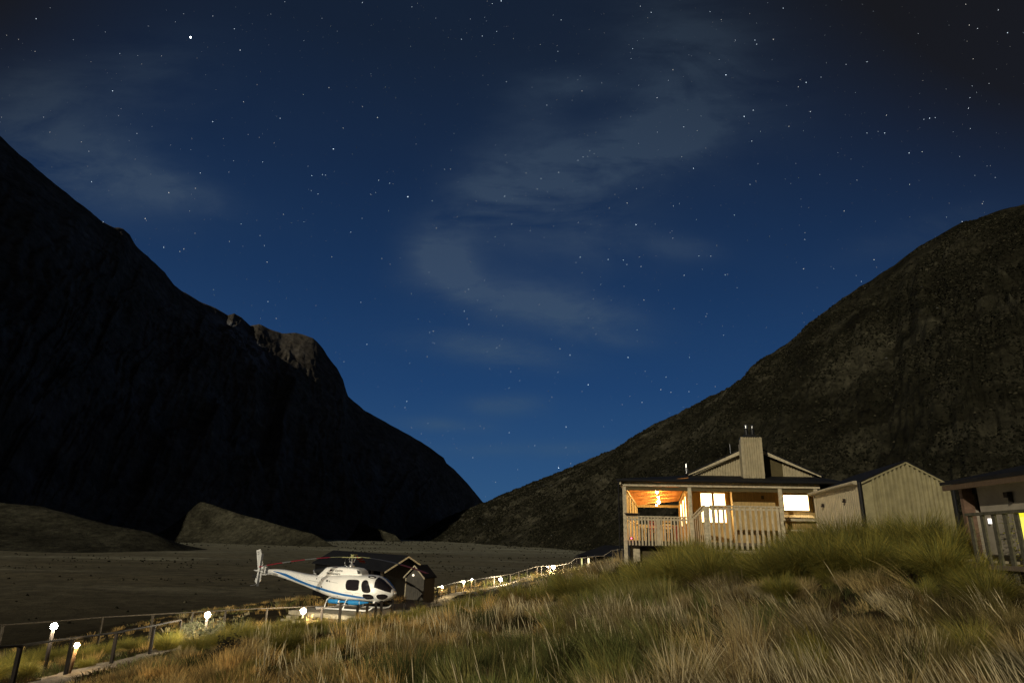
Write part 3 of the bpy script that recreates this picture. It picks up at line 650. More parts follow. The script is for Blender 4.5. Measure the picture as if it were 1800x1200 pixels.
    f = MB(LT); zz = LZ(vu, 3, 827); f.tube([(vu, 3, zz - .55), (vu, 3, zz)], .05, 8); f.tube([(vu, 3, zz), (vu, 3, zz + .12)], [.09, .05], 10); f.tube([(vu, 3, zz + .15), (vu, 3, zz + .38)], [.06, .04], 10)
    sub(roof, 'vent_pipe', f, m_steel, L)
    au = LU(1284.5, 5, 4.5); f = MB(LT); f.tube([(au, 5, LZ(au, 5, 800)), (au, 5, LZ(au, 5, 780))], .02, 6); sub(roof, 'aerial', f, m_steel, L)
    # walls
    vW = 2.0
    def vboards(u0, u1, v, z0, z1, name, m):
        b_ = MB(LT); b_.box(u0, u1, v, v + .12, z0, z1); n = int((u1 - u0) / .19)
        for i in range(1, n): b_.box(u0 + i * (u1 - u0) / n - .012, u0 + i * (u1 - u0) / n + .012, v - .012, v, z0, z1)
        return b_.build(name, m, L)
    uw0 = 3.0; uw1 = LU(1434, vW, 2)
    vboards(uw0, uw1, vW, -.9, 2.78, 'front_wall', m_siding)
    ub0, ub1 = LU(1287, 1.0, 2), LU(1362, 1.0, 2)
    vboards(ub0, ub1, 1.0, -.1, 2.72, 'chimney_breast', m_siding)
    MB(LT).box(ub0, ub0 + .08, 1.122, vW - .01, -.1, 2.7).build('breast_side', m_siding, L)
    MB(LT).box(ub1 - .08, ub1, 1.122, vW - .01, -.1, 2.7).build('breast_side', m_siding, L)
    # porch side wall of the lodge
    b_ = MB(LT); b_.box(2.99, 3.12, .95, DEP, -.1, 2.7)
    for i in range(70): b_.box(2.975, 2.99, 1.2 + i * .22, 1.225 + i * .22, -.1, 2.65)
    b_.build('porch_wall', m_inner, L)
    b_ = MB(LT); b_.box(uG0 + .1, uG1 - .1, DEP - .1, DEP, -.1, zb - .1); b_.box(uw1 - .12, uw1, vW + .13, DEP - .11, -.9, 2.7); b_.build('rear_wall', m_siding, L)
    def window(u0, u1, z0, z1, v, cols, rows, glow, mt_=m_trim):
        f = MB(LT); ring(f, u0, u1, z0, z1, v, .08, .05)
        for i in range(1, cols): x = u0 + (u1 - u0) * i / cols; f.box(x - .06, x + .06, v - .06, v - .002, z0, z1)
        for j in range(1, rows):
            z = z0 + (z1 - z0) * (1 - .48 * j) if rows == 2 else z0 + (z1 - z0) * j / rows
            f.box(u0, u1, v - .055, v - .003, z - .05, z + .05)
        fo = f.build('window', mt_, L)
        sub(fo, 'pane', MB(LT).box(u0, u1, v - .015, v - .005, z0, z1), glow, L)
        return fo
    wa, wb = LU(1233, vW, 1.6), LU(1275, vW, 1.6)
    window(wa, wb, LZ(wa, vW, 917), LZ(wa, vW, 867), vW - .015, 2, 2, m_glow, m_inner)
    wa, wb = LU(1378, vW, 1.8), LU(1421, vW, 1.8)
    window(wa, wb, LZ(wa, vW, 896), LZ(wa, vW, 870), vW - .015, 1, 1, m_glow, m_trim)
    # ribbed awning under the right window, catching its light
    a_ = MB(); ua, ub = LU(1377, 1.2, 1), LU(1436, 1.2, 1); za_ = LZ(ua, 1.4, 909)
    n = 90; vs = []; fs = []
    for i in range(n + 1):
        u = ua + (ub - ua) * i / n; d = .02 * math.sin(2 * math.pi * i / n * (ub - ua) / .11)
        vs += [LT(u, 1.2, za_ + d), LT(u, 1.95, za_ + .16 + d)]
    for i in range(n): fs.append((2 * i, 2 * i + 2, 2 * i + 3, 2 * i + 1))
    a_.add(vs, fs); a_.build('ribbed_awning', m_trim, L)
    b_ = MB(LT); b_.box(ua, ub, 1.22, 1.30, za_ - .16, za_ - .05); b_.box(ua - .1, ua + 1.0, 1.1, 1.2, za_ - .62, za_ - .55); b_.build('awning_rail', m_trim, L)
    b_ = MB(); corr(b_, LT(ua, 1.5, 0), LT(ub + .3, 1.5, 0), lambda s: -1.0, lambda s: za_ - .18, .11, .018, LN); b_.build('lower_cladding', m_siding, L)
    # windows in the porch side wall (facing the verandah)
    for v0, v1 in ((3.2, 4.4), (6.4, 8.2), (10.6, 12.8)):
        f = MB(LT); x = 2.975
        for (p, q, r_, s_) in ((v0 - .07, v1 + .07, .83, .9), (v0 - .07, v1 + .07, 2.25, 2.32), (v0 - .07, v0, .9, 2.25), (v1, v1 + .07, .9, 2.25)): f.box(x - .04, x, p, q, r_, s_)
        fo = f.build('window', m_inner, L); sub(fo, 'pane', MB(LT).box(x - .012, x - .002, v0, v1, .9, 2.25), m_glow2, L)
    # porch floor, sub-floor and ceiling with rafters
    d = MB(LT); d.box(-.1, uE, .0, DEP + .1, -.12, -.003); d.build('porch_floor', m_deckw, L)
    c = MB(LT); c.hexa([(-.1, .1, 2.50), (3.0, .1, 2.86), (3.0, DEP, 2.86), (-.1, DEP, 2.50)], [(-.1, .1, 2.53), (3.0, .1, 2.89), (3.0, DEP, 2.89), (-.1, DEP, 2.53)]); c.build('porch_ceiling', m_ceiling, L)
    for i in range(15):
        v = 1.0 + i * 1.1; c = MB(LT); c.hexa([(-.02, v, 2.37), (2.97, v, 2.72), (2.97, v + .05, 2.72), (-.02, v + .05, 2.37)], [(-.02, v, 2.505), (2.97, v, 2.852), (2.97, v + .05, 2.852), (-.02, v + .05, 2.505)]); c.build('rafter', m_ceiling, L)
    c = MB(LT); c.box(.5, 6.9, .5, .6, -1.6, -.125); c.build('sub_floor_cladding', m_panel, L)
    c = MB(LT); c.box(.10, .62, .25, .33, -1.4, -.2); c.build('cladding_board', m_trim, L)
    c = MB(LT).tube([(.16, -.02, -1.5), (.16, -.02, -.2)], .05, 8); c.build('waste_pipe', m_black, L)
    c = MB(LT).tube([(-.25, -.32, -.9), (-.25, -.32, 2.62)], .035, 8); c.build('downpipe', m_roof, L)
    # speaker box under the eave
    c = MB(LT); c.box(2.6, 2.9, 1.2, 1.4, 2.36, 2.56); c.build('speaker', m_black, L)
    c = MB(LT); c.box(ub0 + 1.35, ub0 + 1.47, .9, .99, 2.0, 2.16); c.build('wall_lamp', m_panel, L)
    # railings ----------------------------------------------------
    def railing(pts, spacing, bw, railh=.06, name='railing', m=m_rail, mids=None):
        # pts: list of (u, v, ztop, zbot)
        rl = MB(LT)
        for (a0, b0) in zip(pts[:-1], pts[1:]):
            A = np.array(LT(a0[0], a0[1], a0[2])); B = np.array(LT(b0[0], b0[1], b0[2])); q = MB(); q.beam(A, B, .13, railh); rl.v, rl.f, off = rl.v + q.v, rl.f + [tuple(i + len(rl.v) for i in f) for f in q.f], 0
            A = np.array(LT(a0[0], a0[1] + .03, a0[2] - .12)); B = np.array(LT(b0[0], b0[1] + .03, b0[2] - .12)); q = MB(); q.beam(A, B, .045, .09); rl.v, rl.f = rl.v + q.v, rl.f + [tuple(i + len(rl.v) for i in f) for f in q.f]
        ro = rl.build(name, m, L)
        for (a0, b0) in zip(pts[:-1], pts[1:]):
            ln = math.hypot(b0[0] - a0[0], b0[1] - a0[1]); n = max(1, round(ln / spacing))
            for i in range(n):
                t = (i + .5) / n; u = a0[0] + (b0[0] - a0[0]) * t; v = a0[1] + (b0[1] - a0[1]) * t; zt_ = a0[2] + (b0[2] - a0[2]) * t - .03; zb_ = a0[3] + (b0[3] - a0[3]) * t
                if abs(b0[0] - a0[0]) > abs(b0[1] - a0[1]): q = MB(LT).box(u - bw / 2, u + bw / 2, v - .035, v - .005, zb_, zt_)
                else: q = MB(LT).box(u - .035, u - .005, v - bw / 2, v + bw / 2, zb_, zt_)
                sub(ro, 'baluster', q, m, L)
        return ro
    railing([(.1, -.06, 1.06, -.22), (uP[1] - .1, -.06, 1.06, -.22)], .15, .075)
    c = MB(LT); c.box(1.42, 1.60, -.11, -.05, -.2, 1.0); c.build('railing_post', m_rail, L)
    c = MB(LT); c.box(-.08, uP[1], -.05, -.005, -.26, -.02); c.build('deck_edge', m_dark, L)
    railing([(0.0, .1, 1.06, -.1), (0.0, DEP - .1, 1.06, -.1)], .22, .07, m=m_inner)
    railing([(.08, DEP, 1.06, -.1), (2.9, DEP, 1.06, -.1)], .15, .06, m=m_inner)
    # tall balustrade in front of the windows
    vD = -1.55; ud0, ud1 = LU(1238, vD, 1.2), LU(1375, vD, 1.2); zT = LZ(ud0, vD, 888.5); zB = -.30
    railing([(uP[1] + .08, -.1, 1.10, -.25), (ud0, vD, zT, zB)], .26, .08)
    railing([(ud0 + .25, vD, zT, zB), (ud1 - .08, vD, zT, zB)], .225, .105)
    c = MB(LT); c.box(ud0 - .03, ud0 + .12, vD - .06, vD + .1, zB - .15, zT - .03); c.box(ud0 + .12, ud0 + .23, vD - .03, vD, zB - .15, zT - .03); c.build('corner_post', m_trim, L)
    c = MB(LT); c.box(ud1 - .1, ud1 + .02, vD - .06, vD + .08, zB - .2, zT + .0); c.build('corner_post', m_trim, L)
    c = MB(LT); c.box(uP[1] + .05, uE - .4, vD + .04, -.02, -.14, -.02); c.build('front_deck', m_deckw, L)
    c = MB(LT); c.box(ud0, ud1, vD + .0, vD + .05, -.46, -.32); c.build('deck_edge', m_trim, L)
    for u in (ud0 + .2, (ud0 + ud1) / 2, ud1 - .2): MB(LT).box(u - .06, u + .06, vD + .1, vD + .22, -1.6, -.15).build('pile', m_dark, L)
    return uP
uP = build_lodge()
def pendant(k, u, v, z, lab):
    p = LT(u, v, z); t = wthing('pendant_lamp', p, lab, 'lamp', 'bulbs hanging under the verandah ceiling')
    zc = 2.50 + .116 * u + .02
    MB(LT).tube([(u, v, z + .09), (u, v, zc)], .008, 6).build('cord', m_black, t)
    MB(LT).tube([(u, v, z + .055), (u, v, z + .13)], .03, 8).build('socket', m_black, t)
    MB().ball(p, .045, 12, 8).build('bulb', emat('warm_bulb_glow', (1.0, .64, .26), 1500.0), t, True)
for k, (px, py, v, lab) in enumerate([(1155, 865, 2.1, 'bare warm bulb nearest the front of the verandah, largest of its row'), (1157, 873, 5.1, 'bare warm bulb second in the verandah row from the front'),
        (1158, 879, 8.4, 'bare warm bulb third in the verandah row from the front'), (1158.5, 883, 11.6, 'bare warm bulb fourth in the verandah row from the front'), (1154.5, 887.5, 14.9, 'small dim bulb at the far end of the verandah row')]):
    u = LU(px, v, 2.3); z = LZ(u, v, py); pendant(k, u, v, min(z, 2.45), lab)
# furniture on the verandah
def table_set():
    g = 'wooden seats at the verandah table'
    u, v = 2.1, 5.2; t = wthing('picnic_table', LT(u, v, 0), 'red-brown wooden table standing on the verandah under the bulbs', 'table')
    b = MB(LT)
    for i in range(5): b.box(u - .42 + i * .17, u - .42 + i * .17 + .155, v - .9, v + .9, .70, .74)
    b.build('tabletop', m_redwood, t)
    for a in (-.34, .34):
        for c in (-.75, .75): MB(LT).box(u + a - .035, u + a + .035, v + c - .035, v + c + .035, 0, .70).build('leg', m_redwood, t)
    for k, (du, dv, lab, mm) in enumerate([(-.15, -1.45, 'slatted wooden chair with its back to the front railing of the verandah', m_inner), (-.85, .3, 'slatted wooden chair on the valley side of the verandah table', m_redwood)]):
        x, y = u + du, v + dv; c = wthing('chair', LT(x, y, 0), lab, 'chair', g)
        MB(LT).box(x - .23, x + .23, y - .22, y + .22, .43, .46).build('seat', mm, c)
        q = MB(LT)
        for i in range(3): q.box(x - .22, x + .22, y - .26, y - .235, .58 + i * .16, .68 + i * .16)
        q.build('backrest', mm, c)
        for a in (-.2, .2):
            MB(LT).box(x + a - .02, x + a + .02, y - .235, y - .195, 0, 1.02).build('leg', mm, c); MB(LT).box(x + a - .02, x + a + .02, y + .18, y + .22, 0, .43).build('leg', mm, c)
table_set()
def tray():
    u = LU(1111.5, -.1, 1.1); t = wthing('tray', LT(u, -.1, 1.09), 'dark shallow tray resting on the left end of the verandah railing', 'tray')
    MB(LT).hexa([(u - .28, -.2, 1.10), (u + .22, -.2, 1.10), (u + .22, .1, 1.10), (u - .28, .1, 1.10)], [(u - .36, -.26, 1.19), (u + .30, -.26, 1.19), (u + .30, .16, 1.19), (u - .36, .16, 1.19)]).build('bowl', m_dark, t)
    MB(LT).box(u - .37, u + .31, -.27, .17, 1.19, 1.205).build('rim', m_deckw, t)
tray()
def redlight():
    u, v = LU(1110, -.16, -.05), -.14; z = LZ(u, v, 945.5); t = wthing('indicator_light', LT(u, v, z), 'tiny red light glowing on the edge of the verandah floor', 'light')
    MB(LT).box(u - .09, u + .09, v + .01, v + .05, z - .05, z + .05).build('housing', m_black, t)
    MB().ball(LT(u, v, z), .035, 10, 6).build('lens', emat('red_indicator', (1.0, .08, .16), 6.0, 'NONE'), t, True); point(t, LT(u, v - .08, z), .25, (1, .06, .12), .03)
redlight()

# ------------------------------------------------------------------ the shed
SO = np.array(W(1519, 900, 22)); SO[2] = 0; SU = np.array([1.0, 0.0, 0]); q_ = np.array(W(1434, 862, 27.5)); q_[2] = 0; SV = q_ - SO; SLEN = np.linalg.norm(SV); SV /= SLEN
def ST(u, v, z): return tuple(SO + SU * u + SV * v + np.array([0, 0, z]))
def build_shed():
    L = wthing('garden_shed', ST(1.4, 1, -.5), 'khaki corrugated gable shed with a pale side wall between the lodge and the right cabin', 'shed')
    w = W(1669, 850, 22)[0] - SO[0]; ze = 2.02; za = 2.72; ap = W(1590, 810, 22)[0] - SO[0]
    top = lambda s: (ze + (za - ze) * (s * w / ap)) if s * w < ap else (za - (za - ze + .02) * ((s * w - ap) / (w - ap)))
    b = MB(); s0 = .13
    corr(b, ST(w * s0, 0, 0), ST(w * .965, 0, 0), lambda s: -.7, lambda s: top(s0 + s * (.965 - s0)) - .02, .155, .055, (0, -1, 0), 16); b.build('front_wall', m_clad2, L)
    b = MB(ST); b.slab([(0, .02, -.7), (w * s0, .02, -.7), (w * s0, .02, top(s0) - .03), (0, .02, ze - .03)], (0, .0, 0) + np.array([0, .05, 0])); b.build('corner_trim', m_clad2, L); b = MB(ST); b.slab([(w * .965, .02, -.7), (w, .02, -.7), (w, .02, top(1) - .03), (w * .965, .02, top(.965) - .03)], np.array([0, .05, 0])); b.build('corner_trim', m_clad2, L)
    for (ua, za_, ub, zb_) in ((-.06, ze - .03, ap, za + .02), (ap, za + .02, w + .1, ze - .07)):
        MB(ST).hexa([(ua, -.07, za_ - .05), (ub, -.07, zb_ - .05), (ub, -.03, zb_ - .05), (ua, -.03, za_ - .05)], [(ua, -.07, za_ + .015), (ub, -.07, zb_ + .015), (ub, -.03, zb_ + .015), (ua, -.03, za_ + .015)]).build('bargeboard', m_clad2, L)
    r = MB(ST)
    for (ua, za_, ub, zb_) in ((-.12, ze - .05, ap, za + .02), (ap, za + .02, w + .12, ze - .08)):
        r.hexa([(ua, -.1, za_ + .02), (ub, -.1, zb_ + .02), (ub, SLEN, zb_ + .02), (ua, SLEN, za_ + .02)], [(ua, -.1, za_ + .06), (ub, -.1, zb_ + .06), (ub, SLEN, zb_ + .06), (ua, SLEN, za_ + .06)])
    r.build('roof', m_roof, L)
    # pale side wall with vertical boards, gutter and fascia
    b = MB(ST); b.box(-.08, -.02, .05, SLEN, -.9, ze - .05)
    for i in range(24): b.box(-.092, -.08, .2 + i * .22, .215 + i * .22, -.9, ze - .08)
    b.build('side_wall', m_cream, L)
    MB(ST).box(-.17, -.12, -.02, SLEN + .35, ze - .07, ze + .06).build('fascia', m_trim, L)
    MB(ST).tube([(-.22, -.02, ze + .0), (-.22, SLEN + .35, ze + .0)], .06, 8).build('gutter', m_trim, L)
    MB(ST).box(-.12, -.02, SLEN - .05, SLEN + .05, -.9, ze - .08).build('corner_board', m_trim, L)
    MB(ST).tube([(-.07, -.09, -.8), (-.07, -.09, ze + .0)], .07, 10).build('downpipe', m_black, L)
    MB(ST).tube([(w + .05, -.06, -.8), (w + .05, -.06, ze - .1)], .06, 10).build('downpipe', m_black, L)
    for v, zz in ((1.5, 1.45), (4.3, 1.42)):
        q = MB(ST); q.box(-.17, -.092, v, v + .1, zz, zz + .13); q.box(-.2, -.17, v + .02, v + .08, zz + .0, zz + .06); q.build('wall_bracket', m_dark, L)
    MB(ST).box(w - .03, w, .08, SLEN, -.7, ze - .1).build('side_wall', m_clad2, L)
    MB(ST).slab([(0, SLEN - .05, -.7), (w, SLEN - .05, -.7), (w, SLEN - .05, top(1)), (ap, SLEN - .05, za), (0, SLEN - .05, ze)], np.array([0, .04, 0])).build('rear_wall', m_clad2, L)
build_shed()

# ------------------------------------------------------------------ cabin at the right edge
NO = np.array(W(1673, 900, 16.6)); NO[2] = 0; q_ = np.array(W(1800, 900, 14.0)); q_[2] = 0; NU = q_ - NO; NU /= np.linalg.norm(NU); NV = np.array([-NU[1], NU[0], 0])
if NV[0] < 0: NV = -NV
def NT(u, v, z): return tuple(NO + NU * u + NV * v + np.array([0, 0, z]))
def NUf(px, v, z):
    lo, hi = -2, 6
    for _ in range(40):
        m = (lo + hi) / 2
        if proj(NT(m, v, z))[0] < px: lo = m
        else: hi = m
    return (lo + hi) / 2
def build_cabin():
    L = wthing('cabin', NT(2, 1, -.6), 'dim brown cabin cut by the right edge, its window glowing yellow-green', 'cabin')
    m_wall = mat('drab_wall', (.42, .37, .28), .8, noise_amt=.12, scale=2)
    m_eave = mat('reddish_eave_timber', (.13, .085, .05), .6, noise_amt=.2, scale=8, stretch=(4, 4, .5))
    zE = 1.52; U1 = 5.2
    ud0, ud1 = NUf(1690, .45, 1.0), NUf(1722, .45, 1.0); uw0 = NUf(1784, .45, .8)
    b = MB(NT); b.box(.1, ud0, .45, .6, -.8, zE - .05); b.box(ud1, uw0, .45, .6, -.8, zE - .05); b.box(uw0, U1, .45, .6, .78, zE - .05); b.box(uw0, U1, .45, .6, -.8, -.12); b.build('wall', m_wall, L)
    b = MB(NT); b.box(ud0, ud1, .62, .66, -.8, 1.3); b.box(ud0, ud1, .45, .6, 1.3, zE - .05); dd = b.build('door', m_black, L)
    b = MB(NT); b.box(ud0 + .02, ud0 + .05, .50, .56, .0, .9); sub(dd, 'handle', b, m_steel, L)
    b = MB(NT); b.box(uw0, U1, .52, .56, -.12, .78); f = MB(NT); f.box(uw0 - .05, uw0, .40, .45, -.15, .82); f.box(uw0 - .05, U1, .40, .45, .78, .83)
    fo = f.build('window', m_wall, L)
    gl = emat('green_gold_blind', (.95, .85, .02), 1.3, var=.5, scale=9, col2=(.50, .50, .015)); sub(fo, 'pane', b, gl, L)
    b = MB(NT); b.hexa([(-.15, -.1, zE - .02), (U1, -.1, zE - .02), (U1, 4, zE + .9), (-.15, 4, zE + .9)], [(-.15, -.1, zE + .06), (U1, -.1, zE + .06), (U1, 4, zE + .98), (-.15, 4, zE + .98)]); b.build('roof', m_roof, L)
    b = MB(NT); b.box(-.1, U1, -.08, -.02, zE - .15, zE - .022); b.build('fascia', m_eave, L)
    b = MB(NT); b.box(-.05, U1, -.02, .45, zE - .06, zE - .03); b.build('soffit', m_eave, L)
    b = MB(NT); b.box(.10, .22, .2, .45, -.8, zE - .07); b.build('end_post', mat('pinkish_board', (.21, .13, .085), .7, noise_amt=.2, scale=10), L)
    u = NUf(1772, .4, 1.2); b = MB(NT); b.box(u - .07, u + .07, .33, .45, 1.12, 1.24); b.box(u + .02, u + .06, .36, .45, 1.0, 1.12); b.build('wall_lamp', m_dark, L)
    u = NUf(1738, .38, .6); z = .62
    b = MB(NT); b.box(u - .025, u + .025, .38, .45, z - .06, z + .06); b.build('small_light', emat('white_spot', (1, .93, .85), 1.6, 'NONE'), L)
    # terrace in front
    b = MB(NT); b.box(.4, U1, -.9, .44, -.42, -.33); b.build('terrace_floor', m_deckw, L)
    b = MB(NT); b.box(ud1 - .1, U1, -.55, -.5, -.30, -.25); b.build('terrace_edge', m_trim, L)
    v = -.8; uA, uB = NUf(1700, v, .7), NUf(1757, v, .7)
    m_r2 = mat('dull_rail_timber', (.13, .12, .08), .8, noise_amt=.25, scale=14)
    b = MB(); b.beam(NT(uA, v, .70), NT(U1, v, .72), .12, .06); rl = b.build('railing', m_r2, L)
    for px in (1707, 1728, 1748, 1768, 1788):
        u = NUf(px, v, .6); q = MB(NT).box(u - .055, u + .055, v - .03, v + .01, -.75, .67); sub(rl, 'baluster', q, m_r2, L)
    b = MB(NT); b.box(uB - .2, U1, v - .02, v + .03, -.5, -.36); b.build('terrace_bearer', m_dark, L)
    pl = wthing('potted_shrub', NT(NUf(1776, .1, .3), .1, -.33), 'small yellow-lit shrub beside the glowing window of the right cabin', 'shrub')
    r = random.Random(5); q = MB(); c0 = np.array(NT(NUf(1776, .1, .3), .1, 0.2))
    for i in range(230):
        p = c0 + np.array([r.gauss(0, .07), r.gauss(0, .07), r.uniform(-.45, .5)]); a = r.uniform(0, 6.28); l = .07; d = np.array([math.cos(a), math.sin(a), r.uniform(-.2, .5)]) * l; s_ = np.array([-math.sin(a), math.cos(a), .2]) * .018
        q.add([p, p + d * .5 + s_, p + d, p + d * .5 - s_], [(0, 1, 2, 3)])
    q.build('foliage', mat('yellow_leaves', (.34, .32, .05), .6), pl); MB().tube([c0 - [0, 0, .5], c0 + [0, 0, .3]], .015, 6).build('stem', m_dark, pl)
build_cabin()

# ------------------------------------------------------------------ far shelter beyond the uphill fence
def build_far():
    A = np.array(W(1010, 977, 84)); L = wthing('shelter', (A[0] + 3, 86, -4.5), 'low dark-roofed hut with a glowing post and door frame beyond the uphill path', 'hut')
    D = 84
    p = lambda px, py, d: np.array(W(px, py, d))
    r = MB(); r.add([p(1010, 976, 84), p(1100, 978, 82), p(1130, 960, 88), p(1062, 957.5, 89)], [(0, 1, 2, 3)]); r.add([p(1062, 957.5, 89), p(1130, 960, 88), p(1130, 974, 95), p(1030, 973, 95)], [(0, 1, 2, 3)])
    r.add([p(1010, 976, 84), p(1062, 957.5, 89), p(1030, 973, 95)], [(0, 1, 2)]); r.add([q + [0, 0, -.12] for q in (p(1010, 976, 84), p(1100, 978, 82), p(1130, 974, 95), p(1030, 973, 95))], [(3, 2, 1, 0)])
    r.build('roof', m_roof, L)
    z = -4.3
    def vb(px, w_, m, name, pyt=978, d=85.0):
        t = p(px, pyt, d); b = MB(); b.box(t[0] - w_ / 2, t[0] + w_ / 2, d - .08, d + .08, z, t[2]); return b.build(name, m, L)
    ym = emat('lit_yellow_post', (.85, .82, .25), .75, 'NONE'); wm = emat('lit_door_frame', (1.0, .86, .5), 1.7, 'NONE')  # glow stands in for lamplight falling on the post and door frame
    t0 = p(1018, 978, 86); t1 = p(1125, 978, 86); b = MB(); b.box(t0[0], t1[0], 86.5, 92, z, -2.3); b.build('wall', m_dark, L)
    vb(1022.6, .17, ym, 'glowing_upright', 979.5); vb(1034.5, .24, wm, 'glowing_upright', 980.5)
    t = p(1038, 979.5, 85); b = MB(); b.box(t[0] - .1, t[0] + .42, 84.95, 85.05, t[2] - .05, t[2] + .12); b.build('lintel', mat('lit_lintel', (.6, .42, .2)), L)
    t = p(1039, 992.5, 85); b = MB(); b.box(t[0] - .15, t[0] + .32, 84.9, 85.1, t[2] - .08, t[2] + .04); b.build('sill', mat('pale_sill', (.7, .62, .4)), L)
    vb(1030, .1, m_post, 'post'); vb(1043, .1, m_post, 'post')
    t = p(1034, 974, 86); MB().tube([t - [0, 0, .4], t + [0, 0, .35]], .09, 8).build('vent_pipe', m_steel, L)
build_far()

# ------------------------------------------------------------------ hut behind the helicopter
HA = np.array(W(714, 977, 48)); HB = np.array(W(586, 965, 58)); HB[2] = HA[2]; HE = np.array(W(670, 1004, 47)); hr = HB - HA; HLEN = np.linalg.norm(hr); hr /= HLEN
hs = HE - HA; hs[2] = 0; hs -= hr * hs.dot(hr); HW = np.linalg.norm(hs); hs /= HW; HZ = HA[2]; HZE = HE[2]
def HT(s, l, z): return tuple(HA * [1, 1, 0] + hs * s + hr * l + np.array([0, 0, z]))      # s towards the viewer's left, l along the ridge
m_nearblack = mat('interior_dark', (.012, .011, .010), .8, spec=.1)  # dark of the open gable interior put into this near-black colour
def build_hut():
    L = wthing('boat_shed', HT(0, 4, -4.6), 'large dark hut with a pale-edged gable standing behind the helicopter', 'hut')
    w = HW * 1.0
    b = MB(HT)
    for sg in (1, -1):
        b.hexa([(0, -.35, HZ), (sg * w, -.35, HZE), (sg * w, HLEN, HZE), (0, HLEN, HZ)], [(0, -.35, HZ + .06), (sg * w, -.35, HZE + .06), (sg * w, HLEN, HZE + .06), (0, HLEN, HZ + .06)])
    b.build('roof', m_roof, L)
    for sg in (1, -1):
        MB(HT).hexa([(0, -.42, HZ - .09), (sg * w, -.42, HZE - .09), (sg * w, -.36, HZE - .09), (0, -.36, HZ - .09)], [(0, -.42, HZ + .02), (sg * w, -.42, HZE + .02), (sg * w, -.36, HZE + .02), (0, -.36, HZ + .02)]).build('bargeboard', m_trim, L)
    g = -4.9
    MB(HT).slab([(-w * .88, .3, g), (w * .88, .3, g), (w * .88, .3, HZE - .02), (0, .3, HZ - .1), (-w * .88, .3, HZE - .02)], tuple(np.array([0, .1, 0]))).build('gable_wall', m_nearblack, L)
    MB(HT).box(w * .80, w * .88, 2.4, HLEN - .3, g, HZE).build('side_wall', m_nearblack, L)
    MB(HT).box(-w * .88, -w * .80, .45, HLEN - .3, g, HZE).build('side_wall', m_nearblack, L)
    for l in (.2, 1.6, 3.2, 5.2, 7.4, 9.4): MB(HT).box(w * .9, w * .98, l, l + .1, g, HZE).build('post', m_dark, L)
    MB(HT).box(w * .96, w * 1.06, -.1, .0, g, HZE - .15).build('post', m_post, L)
    for l in (4.0, 6.1): 
        f = MB(HT).box(w * .885, w * .90, l, l + .9, -4.0, -2.9).build('window', mat('dull_glass', (.10, .11, .10), .2), L)
build_hut()
def build_privy():
    P0 = np.array(W(712, 1045, 44.6)); P1 = np.array(W(744, 1045, 44.0)); u = P1 - P0; u[2] = 0; w = np.linalg.norm(u); u /= w; v = np.array([-u[1], u[0], 0])
    g = gz1(P0[0], P0[1]) - .1; P0[2] = 0; T = lambda a, b, z: tuple(P0 + u * a + v * b + np.array([0, 0, z]))
    ze = W(711, 1012, 44.6)[2]; za = W(731, 994, 44.4)[2]; zr = W(747, 1009, 44.0)[2]
    L = wthing('privy', T(w / 2, .6, g), 'narrow grey board outbuilding with a peaked top and a small round lamp', 'outbuilding')
    m_b = mat('grey_vertical_boards', (.11, .10, .08), .8, noise_amt=.25, scale=7, stretch=(5, 5, .4))
    b = MB(T); b.slab([(0, 0, g), (w, 0, g), (w, 0, ze - .02), (w / 2, 0, za - .04), (0, 0, ze - .02)], np.array([0, 1.3, 0]))
    for i in range(1, 9): b.box(i * w / 9 - .01, i * w / 9 + .01, -.012, 0, g, ze - .05)
    b.build('wall', m_b, L)
    r = MB(T)
    for a, za_, c, zc in ((-.1, ze - .08, w / 2, za), (w / 2, za, w + .1, ze - .08)):
        r.hexa([(a, -.12, za_), (c, -.12, zc), (c, 1.4, zc), (a, 1.4, za_)], [(a, -.12, za_ + .05), (c, -.12, zc + .05), (c, 1.4, zc + .05), (a, 1.4, za_ + .05)])
    r.build('roof', m_roof, L)
    f = MB(T)
    for a, za_, c, zc in ((-.12, ze - .10, w / 2, za - .0), (w / 2, za - .0, w + .12, ze - .10)):
        f.hexa([(a, -.17, za_ - .04), (c, -.17, zc - .04), (c, -.13, zc - .04), (a, -.13, za_ - .04)], [(a, -.17, za_ + .06), (c, -.17, zc + .06), (c, -.13, zc + .06), (a, -.13, za_ + .06)])
    f.box(-.02, .05, -.05, -.013, g, ze - .1)
    f.build('bargeboard', m_trim, L)
    c = T(w * .42, -.07, W(723, 1010, 44.4)[2]); o = MB().ball(c, .075, 10, 6).build('lamp', emat('dim_lamp', (1.0, .85, .62), 1.6, 'NONE'), L, True)
build_privy()

